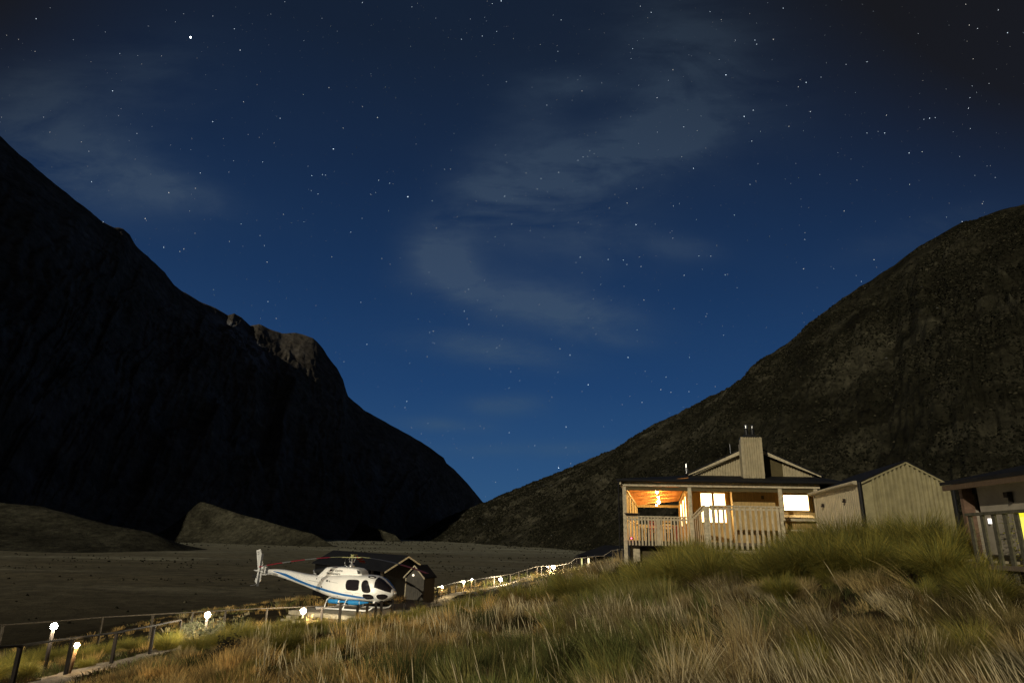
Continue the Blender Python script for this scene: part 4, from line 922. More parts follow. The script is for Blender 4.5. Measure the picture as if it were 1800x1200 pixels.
# ------------------------------------------------------------------ helicopter
m_white = mat('white_aircraft_paint', (.80, .80, .77), .36, noise_amt=.05, scale=2, spec=.5)
m_blue = mat('blue_stripe_paint', (.012, .13, .40), .35, noise_amt=.05, spec=.5)
m_bag = mat('blue_canvas', (.02, .22, .52), .6, noise_amt=.12, scale=6)
m_glass = mat('dark_cabin_glass', (.014, .012, .014), .12, noise_amt=.1, spec=.6)
m_red = mat('red_blade_paint', (.75, .02, .03), .45, noise_amt=.1)
m_bladew = mat('pale_blade_paint', (.50, .50, .44), .45, noise_amt=.1)
m_yel = mat('yellow_blade_root', (.42, .42, .20), .5)
m_greyblade = mat('grey_blade_paint', (.09, .09, .09), .5)
m_mark = mat('black_lettering', (.02, .022, .025), .5)
SEC = np.array([(3.46, 1.00, 1.08, .05), (3.40, .84, 1.22, .20), (3.25, .70, 1.36, .34), (3.0, .58, 1.58, .52), (2.6, .50, 1.90, .71), (2.2, .46, 2.10, .81), (1.85, .44, 2.16, .86), (1.4, .43, 2.18, .89), (.8, .43, 2.18, .90), (0, .44, 2.20, .92),
    (-.6, .50, 2.16, .86), (-1.2, .62, 2.12, .74), (-1.8, .78, 2.06, .58), (-2.4, .96, 2.01, .44), (-3.2, 1.17, 1.97, .33), (-4.4, 1.37, 1.94, .26), (-5.6, 1.53, 1.92, .20), (-6.4, 1.62, 1.90, .15), (-6.9, 1.68, 1.86, .09)])[::-1]
COWL = np.array([(1.18, 2.0, 2.12, .36), (1.0, 2.0, 2.42, .42), (.78, 2.0, 2.58, .46), (.2, 2.0, 2.64, .50), (-.6, 1.95, 2.66, .52), (-1.2, 1.9, 2.64, .50), (-1.55, 1.85, 2.60, .46), (-1.85, 1.85, 2.30, .42), (-2.1, 1.85, 2.02, .38)])[::-1]
def sect(T_, x): return [np.interp(x, T_[:, 0], T_[:, k]) for k in (1, 2, 3)]
def hsurf_y(x, z, T_=SEC, n=2.7):
    zb, zt, hw = sect(T_, x); zc, hh = (zb + zt) / 2, (zt - zb) / 2; q = min(abs((z - zc) / hh), .985)
    return hw * (1 - q ** n) ** (1 / n)
def loft(mb, T_, n=2.7, nx=60, nt_=36):
    xs = np.interp(np.linspace(0, 1, nx), np.linspace(0, 1, len(T_)), T_[:, 0]); vs = []; fs = []
    for x in xs:
        zb, zt, hw = sect(T_, x); zc, hh = (zb + zt) / 2, (zt - zb) / 2
        for k in range(nt_):
            t = 2 * math.pi * k / nt_; c, s_ = math.cos(t), math.sin(t)
            vs.append((x, hw * math.copysign(abs(c) ** (2 / n), c), zc + hh * math.copysign(abs(s_) ** (2 / n), s_)))
    for i in range(nx - 1):
        for k in range(nt_): fs.append((i * nt_ + k, i * nt_ + (k + 1) % nt_, (i + 1) * nt_ + (k + 1) % nt_, (i + 1) * nt_ + k))
    fs += [tuple(range(nt_)), tuple(range((nx - 1) * nt_, nx * nt_))[::-1]]
    mb.add(vs, fs)
def chaikin(P, k=2):
    P = np.array(P, float)
    for _ in range(k):
        Q = np.roll(P, -1, 0); P = np.stack([P * .75 + Q * .25, P * .25 + Q * .75], 1).reshape(-1, P.shape[1])
    return P
def patch(mb, poly, side, off=.012, T_=SEC, n=2.7, k=2, rings=4):
    P = chaikin(poly, k); c = P.mean(0); m = len(P); vs = []; fs = []
    for r in range(1, rings + 1):
        for q in P:
            x, z = c + (q - c) * (r / rings); vs.append((x, side * (hsurf_y(x, z, T_, n) + off), z))
    vs.append((c[0], side * (hsurf_y(c[0], c[1], T_, n) + off), c[1])); ci = len(vs) - 1
    for i in range(m): fs.append((ci, i, (i + 1) % m))
    for r in range(rings - 1):
        for i in range(m): fs.append((r * m + i, (r + 1) * m + i, (r + 1) * m + (i + 1) % m, r * m + (i + 1) % m))
    mb.add(vs, fs)
def band(mb, line, w0, w1, side, off=.008):
    L_ = resample([(x, 0, z) for x, z in line], 60); vs = []; fs = []
    for i, (x, _, z) in enumerate(L_):
        t = i / 59; w = (w0 * (1 - t) + w1 * t) * min(1, 6 * t + .15, 6 * (1 - t) + .15)
        for dz in (-w / 2, w / 2): vs.append((x, side * (hsurf_y(x, z + dz) + off), z + dz))
    for i in range(59): fs.append((2 * i, 2 * i + 2, 2 * i + 3, 2 * i + 1))
    mb.add(vs, fs)
def text_mb(txt, size, place, bold=.0):
    cu = bpy.data.curves.new('lettering', 'FONT'); cu.body = txt; cu.size = size; cu.offset = bold; cu.resolution_u = 3
    ob = bpy.data.objects.new('lettering', cu); COL.objects.link(ob); bpy.context.view_layer.update()
    dg = bpy.context.evaluated_depsgraph_get(); me = bpy.data.meshes.new_from_object(ob.evaluated_get(dg))
    mb = MB(); mb.v = [place(v.co.x, v.co.y) for v in me.vertices]; mb.f = [tuple(p.vertices) for p in me.polygons]
    bpy.data.objects.remove(ob); bpy.data.curves.remove(cu); bpy.data.meshes.remove(me); return mb
def hmap(x, y, z):
    f = .79 + .21 * float(sstep(-2.2, -5.6, x)); return (x * .87 if x > 0 else x * .96, y * .92, .45 + (z - .45) * f if z > .45 else z)
def build_heli():
    MB_ = globals()['MB']; MB = lambda T=None: MB_(hmap)
    hx, hy = W(620, 980, 38.5)[:2]
    hd = math.atan2(-4.1, 9.4)
    R = empty('helicopter', (hx, hy, -3.98), hd, 'white helicopter with a blue stripe and red-banded rotor parked behind the short fence', 'helicopter')
    R.rotation_euler = (0, rad(-.5), hd)
    b = MB(); loft(b, SEC); body = b.build('fuselage', m_white, R, True)
    b = MB(); loft(b, COWL, 4.5, 40, 32); cw = b.build('engine_cowling', m_white, R, True)
    for s_ in (-1, 1):
        for nm, poly in (('rear_window', [(.36, 1.84), (.70, 1.87), (1.34, 1.87), (1.36, 1.50), (1.36, 1.16), (.80, 1.16), (.42, 1.20), (.36, 1.5)]), ('door_window', [(1.54, 1.80), (1.70, 1.88), (1.92, 1.85), (2.10, 1.50), (2.24, 1.14), (2.02, 1.04), (1.66, 1.08), (1.54, 1.4)]),
                         ('lower_window', [(1.64, .96), (1.94, .98), (2.26, .96), (2.42, .80), (2.28, .64), (1.80, .62), (1.66, .74)]), ('nose_window', [(2.56, .94), (2.80, 1.0), (3.06, 1.0), (3.22, .88), (3.10, .72), (2.82, .62), (2.58, .70)])):
            b = MB(); patch(b, poly, s_); b.build(nm, m_glass, R, True)
        # windscreen half: grid over station and girth
        vs = []; fs = []; na, nb = 14, 14
        for i in range(na + 1):
            for j in range(nb + 1):
                t = rad(8 + 77 * j / nb); xr = 2.30 + .02 * (t / 1.4) ** 1.5 + .10 * (1 - j / nb); xf = 3.32 - .06 * (j / nb); x = xr + (xf - xr) * i / na
                zb, zt, hw = sect(SEC, x); zc, hh = (zb + zt) / 2, (zt - zb) / 2; zc2 = zc + .06
                y = hw * math.cos(t) ** (2 / 2.7); z = zc + hh * math.sin(t) ** (2 / 2.7)
                nrm = np.array([.35, y * .9, z - zc + .2]); nrm /= np.linalg.norm(nrm); vs.append((x + nrm[0] * .014, s_ * (y + nrm[1] * .014) + s_ * .02 * (1 if j == nb else 0), z + nrm[2] * .014))
        for i in range(na):
            for j in range(nb): a = i * (nb + 1) + j; fs.append((a, a + nb + 1, a + nb + 2, a + 1))
        MB().add(vs, fs).build('windscreen', m_glass, R, True)
        vs = []; fs = []
        for i in range(7):
            for j in range(7):
                a, r_ = 2 * math.pi * i / 6, 0
        b = MB(); cs = []
        for k in range(20):
            a = 2 * math.pi * k / 20; x = 2.0 + .27 * math.cos(a); t = rad(62 + 13 * math.sin(a)); zb, zt, hw = sect(SEC, x); zc, hh = (zb + zt) / 2, (zt - zb) / 2
            cs.append((x, s_ * (hw * math.cos(t) ** (2 / 2.7) + .004), zc + hh * math.sin(t) ** (2 / 2.7) + .012))
        b.add(cs, [tuple(range(20))]); b.build('roof_window', m_glass, R)
        b = MB(); band(b, [(-5.7, 1.80), (-4.6, 1.66), (-3.4, 1.45), (-2.2, 1.24), (-1.0, 1.04), (.2, .86), (1.4, .74), (2.4, .70)], .17, .13, s_); b.build('stripe', m_blue, R)
        b = MB(); band(b, [(-2.9, 1.66), (-1.7, 1.56)], .02, .02, s_); band(b, [(-1.3, 1.72), (-.9, 1.66), (-.2, 1.60)], .018, .018, s_); band(b, [(1.45, 1.75), (1.46, .75)], .02, .02, s_, .006); band(b, [(.22, 1.95), (.20, .62)], .018, .018, s_, .006); band(b, [(.2, 1.02), (1.45, 1.02)], .014, .014, s_, .006); band(b, [(-1.9, 2.0), (-1.95, .95)], .014, .014, s_, .006); band(b, [(2.42, 1.9), (2.46, .62)], .016, .016, s_, .006); band(b, [(-4.4, 1.9), (-4.4, 1.42)], .02, .02, s_, .006); b.build('panel_line', mat('panel_seam', (.22, .22, .21), .5), R)
        b = MB()
        for (x, z, w, h) in ((-2.12, 1.80, .06, .08), (-1.66, 1.78, .05, .09), (-1.15, 1.72, .15, .12), (-.93, 1.69, .05, .10), (-1.55, 1.28, .10, .10), (-.3, .74, .05, .05), (.9, .9, .04, .05)):
            patch(b, [(x - w / 2, z - h / 2), (x + w / 2, z - h / 2 - .01), (x + w / 2, z + h / 2 - .01), (x - w / 2, z + h / 2)], s_, .012, k=0, rings=1)
        b.build('vent', m_mark, R)
        # lettering on the cowling
        def pl(x0, z0, slope=-.02):
            def f(a, c):
                x = (x0 + a) if s_ < 0 else (-x0 - a) - 1.9; z = z0 + c + slope * a
                xx = x if s_ < 0 else x
                return hmap(xx, s_ * (hsurf_y(max(-1.8, min(.9, xx)), z, COWL, 4.5) + .012), z)
            return f
        t1 = text_mb('alpine', .25, pl(-.82, 2.335)); t2 = text_mb('helicopters', .225, pl(-1.40, 2.13), .004)
        t1.v += t2.v; n0 = len(t1.v) - len(t2.v); t1.f += [tuple(i + n0 for i in f) for f in t2.f]; t1.build('lettering', m_mark, R)
        f = pl(-1.20, 2.34); b = MB(); vs = []; fs = []
        for i in range(9):
            for j in range(4): p = f(i * .034 + j * .03, j * .045); vs.append((p[0], p[1] + s_ * .008, p[2]))
        for i in range(8):
            for j in range(3):
                if i != 5: fs.append((i * 4 + j, i * 4 + 4 + j, i * 4 + 5 + j, i * 4 + 1 + j))
        b.v = vs; b.f = fs; b.build('emblem', m_mark, R)
        b = MB(); b.add([(.80, s_ * .49, 2.48), (.98, s_ * .47, 2.42), (1.08, s_ * .44, 2.22), (.90, s_ * .485, 2.22)], [(0, 1, 2, 3)]); b.build('air_intake', m_mark, R)
        # skid
        sk = MB().tube([(-1.55, s_ * 1.0, .05), (2.0, s_ * 1.0, .05), (2.35, s_ * 1.0, .10), (2.62, s_ * 1.0, .26)], .045, 10).build('skid', m_white, R, True)
        for nm, x in (('landing_gear_leg', -.95), ('landing_gear_leg', .42)):
            pts = [(x, s_ * .30, .56), (x, s_ * .60, .60), (x, s_ * .80, .48), (x - .02, s_ * .95, .20), (x - .02, s_ * 1.0, .06)]
            MB().tube(pts, [.05, .05, .05, .042, .045], 10).build(nm, m_white, R, True)
            MB().ball((x - .02, s_ * 1.0, .06), .075, 10, 6, (1.6, 1, .9)).build('skid_shoe', m_white, R, True)
        for x0, x1 in ((-.85, -.15), (.58, 1.45)):
            b = MB(); n = 10; b.tube([(x0, s_ * .80, .42), (x0 + .06, s_ * .80, .42), (x1 - .06, s_ * .80, .42), (x1, s_ * .80, .42)], [.08, .13, .13, .08], 14); b.build('float_bag', m_bag, R, True)
            b = MB(); b.tube([(x1 + .01, s_ * .80, .42), (x1 + .09, s_ * .80, .42)], [.09, .09], 12); b.build('bag_strap', m_white, R, True)
        b = MB(); b.tube([(-.1, s_ * .8, .42), (.5, s_ * .8, .42)], .06, 8); b.build('float_tube', m_bag, R, True); b = MB(); b.tube([(1.5, s_ * .8, .42), (2.1, s_ * .78, .45)], [.10, .03], 10); b.build('float_tube', m_bag, R, True)
    # open step / front tab
    MB().box(2.25, 2.6, -.55, -.35, .40, .52).build('step', m_white, R)
    MB().tube([(2.75, -.3, .62), (2.9, -.3, .5)], .02, 6).build('pitot_tube', m_steel, R)
    MB().ball((2.45, -.42, .78), .05, 8, 6).build('glint_ball', emat('cabin_glint', (1, .9, .7), .9, 'NONE'), R, True)  # cabin glint made as a small glowing ball
    # exhaust
    b = MB(); b.tube([(-1.5, 0, 2.42), (-2.1, .0, 2.36), (-2.6, .0, 2.24)], [.20, .17, .16], 14, cap=False); b.build('exhaust', m_black, R, True)
    b = MB(); b.tube([(-2.56, -.0, 2.245), (-2.68, .0, 2.21)], [.165, .15], 14, cap=False); b.build('exhaust_rim', m_steel, R, True)
    b = MB(); b.ball((-2.45, -.25, 2.12), .09, 10, 6, (1.4, .8, .6)); b.build('beacon', m_steel, R, True)
    # tail: fins, stabiliser, rotor
    def fin(pts, th, nm, m=m_white, y=0.0):
        return MB().slab([(x, y - th / 2, z) for x, z in pts], (0, th, 0)).build(nm, m, R)
    fin([(-6.72, 1.80), (-7.12, 1.80), (-7.42, 2.95), (-7.12, 3.02), (-6.92, 2.66)], .07, 'upper_fin')
    fin([(-6.80, 1.72), (-7.12, 1.72), (-7.26, 1.18), (-7.08, 1.02), (-6.82, 1.18)], .06, 'lower_fin')
    MB().tube([(-6.8, 0, 1.77), (-7.45, 0, 1.80)], [.08, .03], 10).build('tail_cone', m_white, R, True)
    MB().tube([(-7.1, 0, 1.03), (-7.3, 0, .96), (-7.62, 0, .92)], .016, 6).build('tail_skid', m_steel, R)
    for s_ in (-1, 1):
        MB().hexa([(-5.95, s_ * .12, 1.66), (-5.35, s_ * .12, 1.66), (-5.45, s_ * 1.15, 1.63), (-5.90, s_ * 1.15, 1.63)], [(-5.95, s_ * .12, 1.70), (-5.35, s_ * .12, 1.72), (-5.45, s_ * 1.15, 1.66), (-5.90, s_ * 1.15, 1.655)]).build('stabiliser', m_white, R)
        t = text_mb('BN', .30, (lambda a, c: (-7.19 + a * .9, -.036, 1.36 + c)) if s_ < 0 else (lambda a, c: (-6.82 - a * .9, .036, 1.36 + c))); t.build('registration', m_mark, R)
    b = MB()
    for k, z in enumerate((2.86, 2.82, 2.75, 2.70)): b.box(-7.33 + .01 * k, -7.15 + .01 * k - (.05 if k % 2 else 0), -.038, -.036, z, z + .02)
    b.build('fin_marking', m_mark, R)
    MB().tube([(-6.35, 0, 1.78), (-6.18, 0, 1.78)], [.20, .22], 16).build('boom_clamp', m_greyblade, R, True)
    g = MB(); g.box(-6.75, -6.45, -.12, .05, 1.84, 2.04); g.tube([(-6.6, -.1, 1.86), (-6.6, -.42, 1.86)], .04, 8); g.build('tail_gearbox', m_white, R)
    tr = MB(); tr.ball((-6.6, -.40, 1.86), .07, 10, 6); tro = tr.build('tail_rotor', m_steel, R, True)
    for a in (1, -1):
        q = MB(); q.hexa([(-6.66, -.42, 1.86 + a * .08), (-6.54, -.42, 1.86 + a * .08), (-6.54, -.39, 1.86 + a * .08), (-6.66, -.39, 1.86 + a * .08)], [(-6.68 + .06 * a, -.42, 1.86 + a * .92), (-6.50 + .06 * a, -.42, 1.86 + a * .92), (-6.50 + .06 * a, -.40, 1.86 + a * .92), (-6.68 + .06 * a, -.40, 1.86 + a * .92)]); q.build('blade', m_greyblade, tro)
    # main rotor
    MB = MB_; HZ_ = 2.70
    b = MB(); b.tube([(0, 0, 2.12), (0, 0, 2.30), (0, 0, 2.34), (0, 0, HZ_ + .02)], [.20, .15, .07, .07], 12); b.tube([(0, 0, 2.44), (0, 0, 2.48)], .17, 12)
    for a in range(3):
        t = 2.1 * a; b.tube([(.15 * math.cos(t), .15 * math.sin(t), 2.46), (.22 * math.cos(t + .2), .22 * math.sin(t + .2), HZ_)], .015, 6)
    b.tube([(-.10, -.2, 2.22), (-.32, -.2, 2.26), (-.34, -.2, 2.62)], .012, 6)
    b.build('rotor_mast', m_steel, R, True)
    ro = MB(); ro.tube([(0, 0, HZ_ - .02), (0, 0, HZ_ + .05)], [.16, .14], 12); ro.tube([(0, 0, HZ_ + .05), (0, 0, HZ_ + .15)], [.06, .12], 10)
    angs = [rad(216) - hd, rad(334) - hd, rad(95) - hd]
    for a in angs: ro.beam((0, 0, HZ_), (.62 * math.cos(a), .62 * math.sin(a), HZ_ + .01), .16, .035)
    for a in (angs[0] + 1.0, angs[1] + 1.0): ro.beam((0, 0, HZ_ + .12), (.3 * math.cos(a), .3 * math.sin(a), HZ_ + .14), .03, .02)
    roo = ro.build('main_rotor', m_yel, R)
    def blade_piece(a, r0_, r1_, m, nm, droop, ch=.28):
        d = np.array([math.cos(a), math.sin(a), 0]); e = np.array([-d[1], d[0], 0]); n = 8; vs = []; fs = []
        for i in range(n + 1):
            r = r0_ + (r1_ - r0_) * i / n; z = HZ_ + .02 - droop * (max(r - .5, 0) / 4.9) ** 1.7; c = d * r
            for (o, hz) in ((-ch / 2, 0), (-ch * .2, .022), (ch / 2, .0), (-ch * .2, -.012)): p = c + e * o; vs.append((p[0], p[1], z + hz))
        for i in range(n):
            for k in range(4): fs.append((i * 4 + k, i * 4 + (k + 1) % 4, i * 4 + 4 + (k + 1) % 4, i * 4 + 4 + k))
        fs += [(3, 2, 1, 0), (n * 4, n * 4 + 1, n * 4 + 2, n * 4 + 3)]
        return MB().add(vs, fs).build(nm, m, roo)
    dr = [.52, .80, .55]
    for k, a in enumerate(angs):
        main = blade_piece(a, .45, 1.35, m_yel, 'blade', dr[k], .16)
        segs = [(1.35, 2.1, m_red), (2.1, 2.75, m_bladew), (2.75, 3.5, m_red), (3.5, 3.95, m_bladew), (3.95, 4.75, m_red), (4.75, 4.95, m_bladew), (4.95, 5.1, m_red)] if k != 1 else [(1.35, 3.4, m_greyblade), (3.4, 5.1, mat('dull_red_blade', (.16, .03, .025), .5))]
        mp = MB()
        for r0_, r1_, m in segs:
            o = blade_piece(a, r0_, r1_, m, 'blade_band', dr[k], .36)
    return R
build_heli()

# ------------------------------------------------------------------ landing deck, fences, path, lamps
def build_pad():
    c = np.array([W(620, 1072, 38.0)[0], 37.9]); ang = math.atan2(-5.0, 9.19); d = np.array([math.cos(ang), math.sin(ang)]); n = np.array([-d[1], d[0]])
    T = lambda a, b, z: (c[0] + d[0] * a + n[0] * b, c[1] + d[1] * a + n[1] * b, z)
    L = wthing('landing_platform', T(0, 0, -4.4), 'low grey timber platform under the skids of the parked helicopter', 'platform')
    m_w = mat('bleached_platform_boards', (.36, .32, .23), .85, noise_amt=.25, scale=5, bump=.2)
    b = MB(T)
    for i in range(22): b.box(-2.6 + i * .25, -2.6 + i * .25 + .235, -1.9, 1.9, -4.06, -4.01)
    b.build('boards', m_w, L)
    MB(T).box(-2.7, 3.0, -2.0, -1.9, -4.22, -4.03).build('edge_beam', m_w, L)
    MB(T).box(-2.7, 3.0, -2.5, -2.35, -4.62, -4.40).build('lower_beam', m_w, L)
    for a in (-2.5, -1.2, .2, 1.6, 2.8): MB(T).box(a, a + .28, -2.32, -1.7, -4.8, -4.24).build('bearer', m_w, L)
    MB(T).box(-2.7, -2.6, -1.9, 1.9, -4.22, -4.03).build('edge_beam', m_w, L)
    return T
build_pad()
def fence(name, label, group, tops, h, post_at, m, rw=.07, rh=.05, pw=.09, extra=0.0, px_posts=True, lower=None):
    """tops: rail line world points; posts stand under the points in post_at (fractions of the polyline by index)"""
    P = [np.asarray(p, float) for p in tops]; L = wthing(name, (P[0][0], P[0][1], P[0][2] - h), label, 'fence', group)
    b = MB()
    for a, c in zip(P[:-1], P[1:]): b.beam(a, c, rw, rh)
    b.build('rail', m, L)
    if lower:
        b = MB()
        for a, c in zip(P[:-1], P[1:]): b.beam(a - [0, 0, lower], c - [0, 0, lower], rw * .8, rh)
        b.build('rail', m, L)
    R_ = resample(P, 200); X = np.array([proj(p)[0] for p in R_])
    for px in post_at:
        i = int(np.argmin(np.abs(X - px))); p = R_[i]; g = gz1(p[0], p[1])
        z0 = min(g, p[2] - h * .8) - .25
        MB().box(p[0] - pw / 2, p[0] + pw / 2, p[1] - pw / 2, p[1] + pw / 2, z0, p[2] + extra - rh / 2 - .002).build('post', m, L)
    return L
# handrail beside the path, near left
nr = [W(-60, 1141, 15.5), W(36, 1134, 17), W(120, 1122, 19.5), W(205, 1111, 22.5), W(272, 1098, 25.5), W(318, 1089, 28)]
fence('handrail_fence', 'brown timber handrail beside the gravel path, ending in front of the brightly lit tussock', None, nr, 1.0, [-40, 36, 128, 205, 272, 318], m_darkpost, .08, .05, .085)
# long thin rail further down, runs behind the lamps to the pad
far_t = [W(-80, 1103, 23), W(0, 1098, 25), W(95, 1091, 27), W(180, 1084, 28.5), W(270, 1079, 30), W(360, 1074, 31), W(450, 1069, 33), W(532, 1066, 35), W(570, 1064, 36)]
fence('rail_fence', 'long thin grey rail on sparse posts running behind the white lamps towards the helicopter', None, far_t, .95, [5, 95, 182, 270, 340, 396, 470, 540], m_post, .045, .045, .07)
# short fence before the helicopter
ht = [W(556, 1072, 34), W(568, 1063, 33.6), W(640, 1069, 33), W(672, 1058.5, 33), W(694, 1056, 33.6)]
ht = [W(556, 1070, 34), W(598, 1063, 33.4), W(629, 1066, 33), W(672, 1057.5, 33), W(692, 1056, 33.6)]
fence('barrier_fence', 'short row of dark posts standing in front of the helicopter skids', None, ht, .75, [567, 599, 629, 645.5, 661, 671, 690], m_darkpost, .05, .05, .11, .09)
MB().box(*(lambda p: (p[0] - .06, p[0] + .06, p[1] - .06, p[1] + .06, gz1(p[0], p[1]) - .2, p[2]))(W(711, 1060, 35))).build('bollard', m_darkpost, None, base=W(711, 1075, 35))
_o = [o for o in COL.objects if o.name.startswith('bollard')][0]; tag(_o, 'single dark bollard on the pale ground right of the helicopter nose', 'bollard')
# uphill fence from the hut to the lodge
up_t = [W(738, 1045, 50), W(760, 1033.5, 52), W(800, 1023, 58), W(830, 1018.5, 62), W(870, 1013, 66), W(900, 1008, 68), W(944, 995, 70), W(975, 994, 70), W(1000, 990, 69), W(1013, 981, 68), W(1046, 977, 65), W(1061, 976.5, 64), W(1076, 967, 62), W(1097, 964, 60), W(1118, 960, 57), W(1140, 956, 52)]
fence('hillside_fence', 'long pale handrail climbing the slope from the dark hut to the lodge', None, up_t, .9, [748, 761, 776, 789, 802, 815, 829, 835, 854, 870, 880, 897, 913, 928, 943, 953, 968, 990, 1004, 1014, 1030, 1046, 1062, 1077, 1094], m_post, .07, .06, .10)
lo_t = [W(728, 1052, 47), W(738, 1047, 48), W(770, 1035.5, 51)]
fence('stair_rail', 'lower pale handrail beside the small lamp where the hillside path starts', None, lo_t, .8, [737, 755, 769], m_post, .06, .06, .1)
# path ribbon
def path_mesh():
    pts = resample([(x, y, 0) for x, y in [(-8.5, 6), (-10.2, 12), (-11.3, 17), (-12.2, 21), (-12.9, 26), (-12.8, 29.5), (-11.5, 33), (-8.5, 35.6), (-6.2, 37), (-5.2, 42), (-5.4, 48), (-4.6, 54), (-3.0, 60), (0, 66), (3, 68.5), (6, 67), (9.5, 61), (12, 54), (13.5, 48)]], 240)
    n = 9; rows = []
    for i in range(len(pts)):
        d = pts[min(i + 1, 239)] - pts[max(i - 1, 0)]; d /= np.linalg.norm(d); s_ = np.array([d[1], -d[0], 0]); row = []
        wd = .75 + .18 * math.sin(i * .7) + .12 * math.sin(i * 1.9)
        if 120 > i > 92: wd += 1.1 * math.sin((i - 92) / 28 * math.pi)
        for j in range(n):
            o = (j / (n - 1) - .5) * 2 * wd; p = pts[i] + s_ * o; row.append((p[0], p[1]))
        rows.append(row)
    A = np.array(rows); Z = gz(A[..., 0], A[..., 1]) + .06; V_ = np.concatenate([A, Z[..., None]], -1).reshape(-1, 3)
    me = fast_mesh('gravel_path', V_, grid_faces(240, n), m_gravel, smooth=True); o = lk(bpy.data.objects.new('gravel_path', me)); tag(o, kind='structure'); return pts
PATH = path_mesh()

def lamp_post(P, height, glob, power, label, kind='white', colr=(1.0, .86, .62), tilt=0.0):
    g = gz1(P[0], P[1]); t = wthing('path_lamp', (P[0], P[1], min(g, P[2] - height)), label, 'lamp', 'lit lamps along the gravel path')
    z0 = min(g, P[2] - height) - .15
    MB().tube([(P[0] - tilt, P[1], z0), (P[0], P[1], P[2] - glob * 1.15)], .045 if height < .9 else .05, 10).build('post', m_dark if kind == 'white' else mat('orange_lit_timber', (.16, .10, .05), .8), t, True)
    MB().tube([(P[0], P[1], P[2] - glob * 1.5), (P[0], P[1], P[2] - glob * .95)], [glob * .35, glob * .4], 12).build('collar', m_black, t, True)
    MB().ball(P, glob, 14, 8).build('globe', emat('lamp_globe_%d' % round(power / glob ** 2), colr, power / (39.5 * glob ** 2)), t, True)
    MB().tube([(P[0], P[1], P[2] + glob * .85), (P[0], P[1], P[2] + glob * 1.1)], [glob * .3, glob * .1], 12).build('cap', m_steel, t, True)
    return t
LW = (1.0, .86, .60)
for o_ in ():
    pass
lamp_post(W(95, 1100, 22), .9, .095, 190, 'white glaring lamp furthest left, just under the long thin rail')
lamp_post(W(135.5, 1133, 20), .7, .065, 75, 'orange-tinted lamp on a leaning post lower down by the gravel path', 'warm', (1.0, .70, .36), .08)
lamp_post(W(365, 1080, 28), .8, .105, 500, 'white glaring lamp beside the silvery shrub, left of the helicopter tail')
lamp_post(W(533, 1073, 33), .6, .125, 750, 'brightest white lamp just below the helicopter tail boom')
lamp_post(W(972.5, 996, 69), .8, .17, 1500, 'brightest lamp of the hillside handrail, nearest the lodge')
lamp_post(W(880, 1018, 65.6), .7, .13, 1000, 'second-brightest lamp of the hillside handrail, midway up the slope')
lamp_post(W(737.5, 1048.5, 46.6), .5, .07, 70, 'small lamp at the foot of the hillside handrail beside the dark hut', 'warm', (1.0, .82, .5))
lamp_post(W(777, 1031, 53.6), .5, .07, 140, 'small lamp low on the hillside handrail above the first bend', 'warm', (1.0, .82, .5))
lamp_post(W(815.5, 1022.5, 59.5), .5, .08, 400, 'small lamp third up the hillside handrail, over bright grass', 'warm', (1.0, .82, .5))
lamp_post(W(829.5, 1018, 61.5), .5, .05, 160, 'faintest lamp on the hillside handrail, close above the third', 'warm', (1.0, .82, .5))
lamp_post(W(963, 996, 68.6), .5, .05, 20, 'tiny lamp immediately left of the brightest hillside lamp', 'warm', (1.0, .82, .5))

# ------------------------------------------------------------------ grass, tussocks, shrubs
def leaf_mat(name, transl=.25, rough=.8):
    m = bpy.data.materials.new(name); m.use_nodes = True; nt = m.node_tree; b = nt.nodes['Principled BSDF']; out = nt.nodes['Material Output']
    at = nt.nodes.new('ShaderNodeAttribute'); at.attribute_name = 'tint'
    oi = nt.nodes.new('ShaderNodeObjectInfo'); hs_ = nt.nodes.new('ShaderNodeHueSaturation')
    mr = nt.nodes.new('ShaderNodeMapRange'); nt.links.new(oi.outputs['Random'], mr.inputs[0]); mr.inputs[3].default_value = .80; mr.inputs[4].default_value = 1.2
    nt.links.new(at.outputs['Color'], hs_.inputs['Color']); nt.links.new(mr.outputs[0], hs_.inputs['Value'])
    nt.links.new(hs_.outputs[0], b.inputs['Base Color']); b.inputs['Roughness'].default_value = rough; b.inputs['Specular IOR Level'].default_value = .15
    tr = nt.nodes.new('ShaderNodeBsdfTranslucent'); nt.links.new(hs_.outputs[0], tr.inputs[0])
    mx = nt.nodes.new('ShaderNodeMixShader'); mx.inputs[0].default_value = transl
    nt.links.new(b.outputs[0], mx.inputs[1]); nt.links.new(tr.outputs[0], mx.inputs[2]); nt.links.new(mx.outputs[0], out.inputs['Surface'])
    return m
m_blade = leaf_mat('grass_blade')
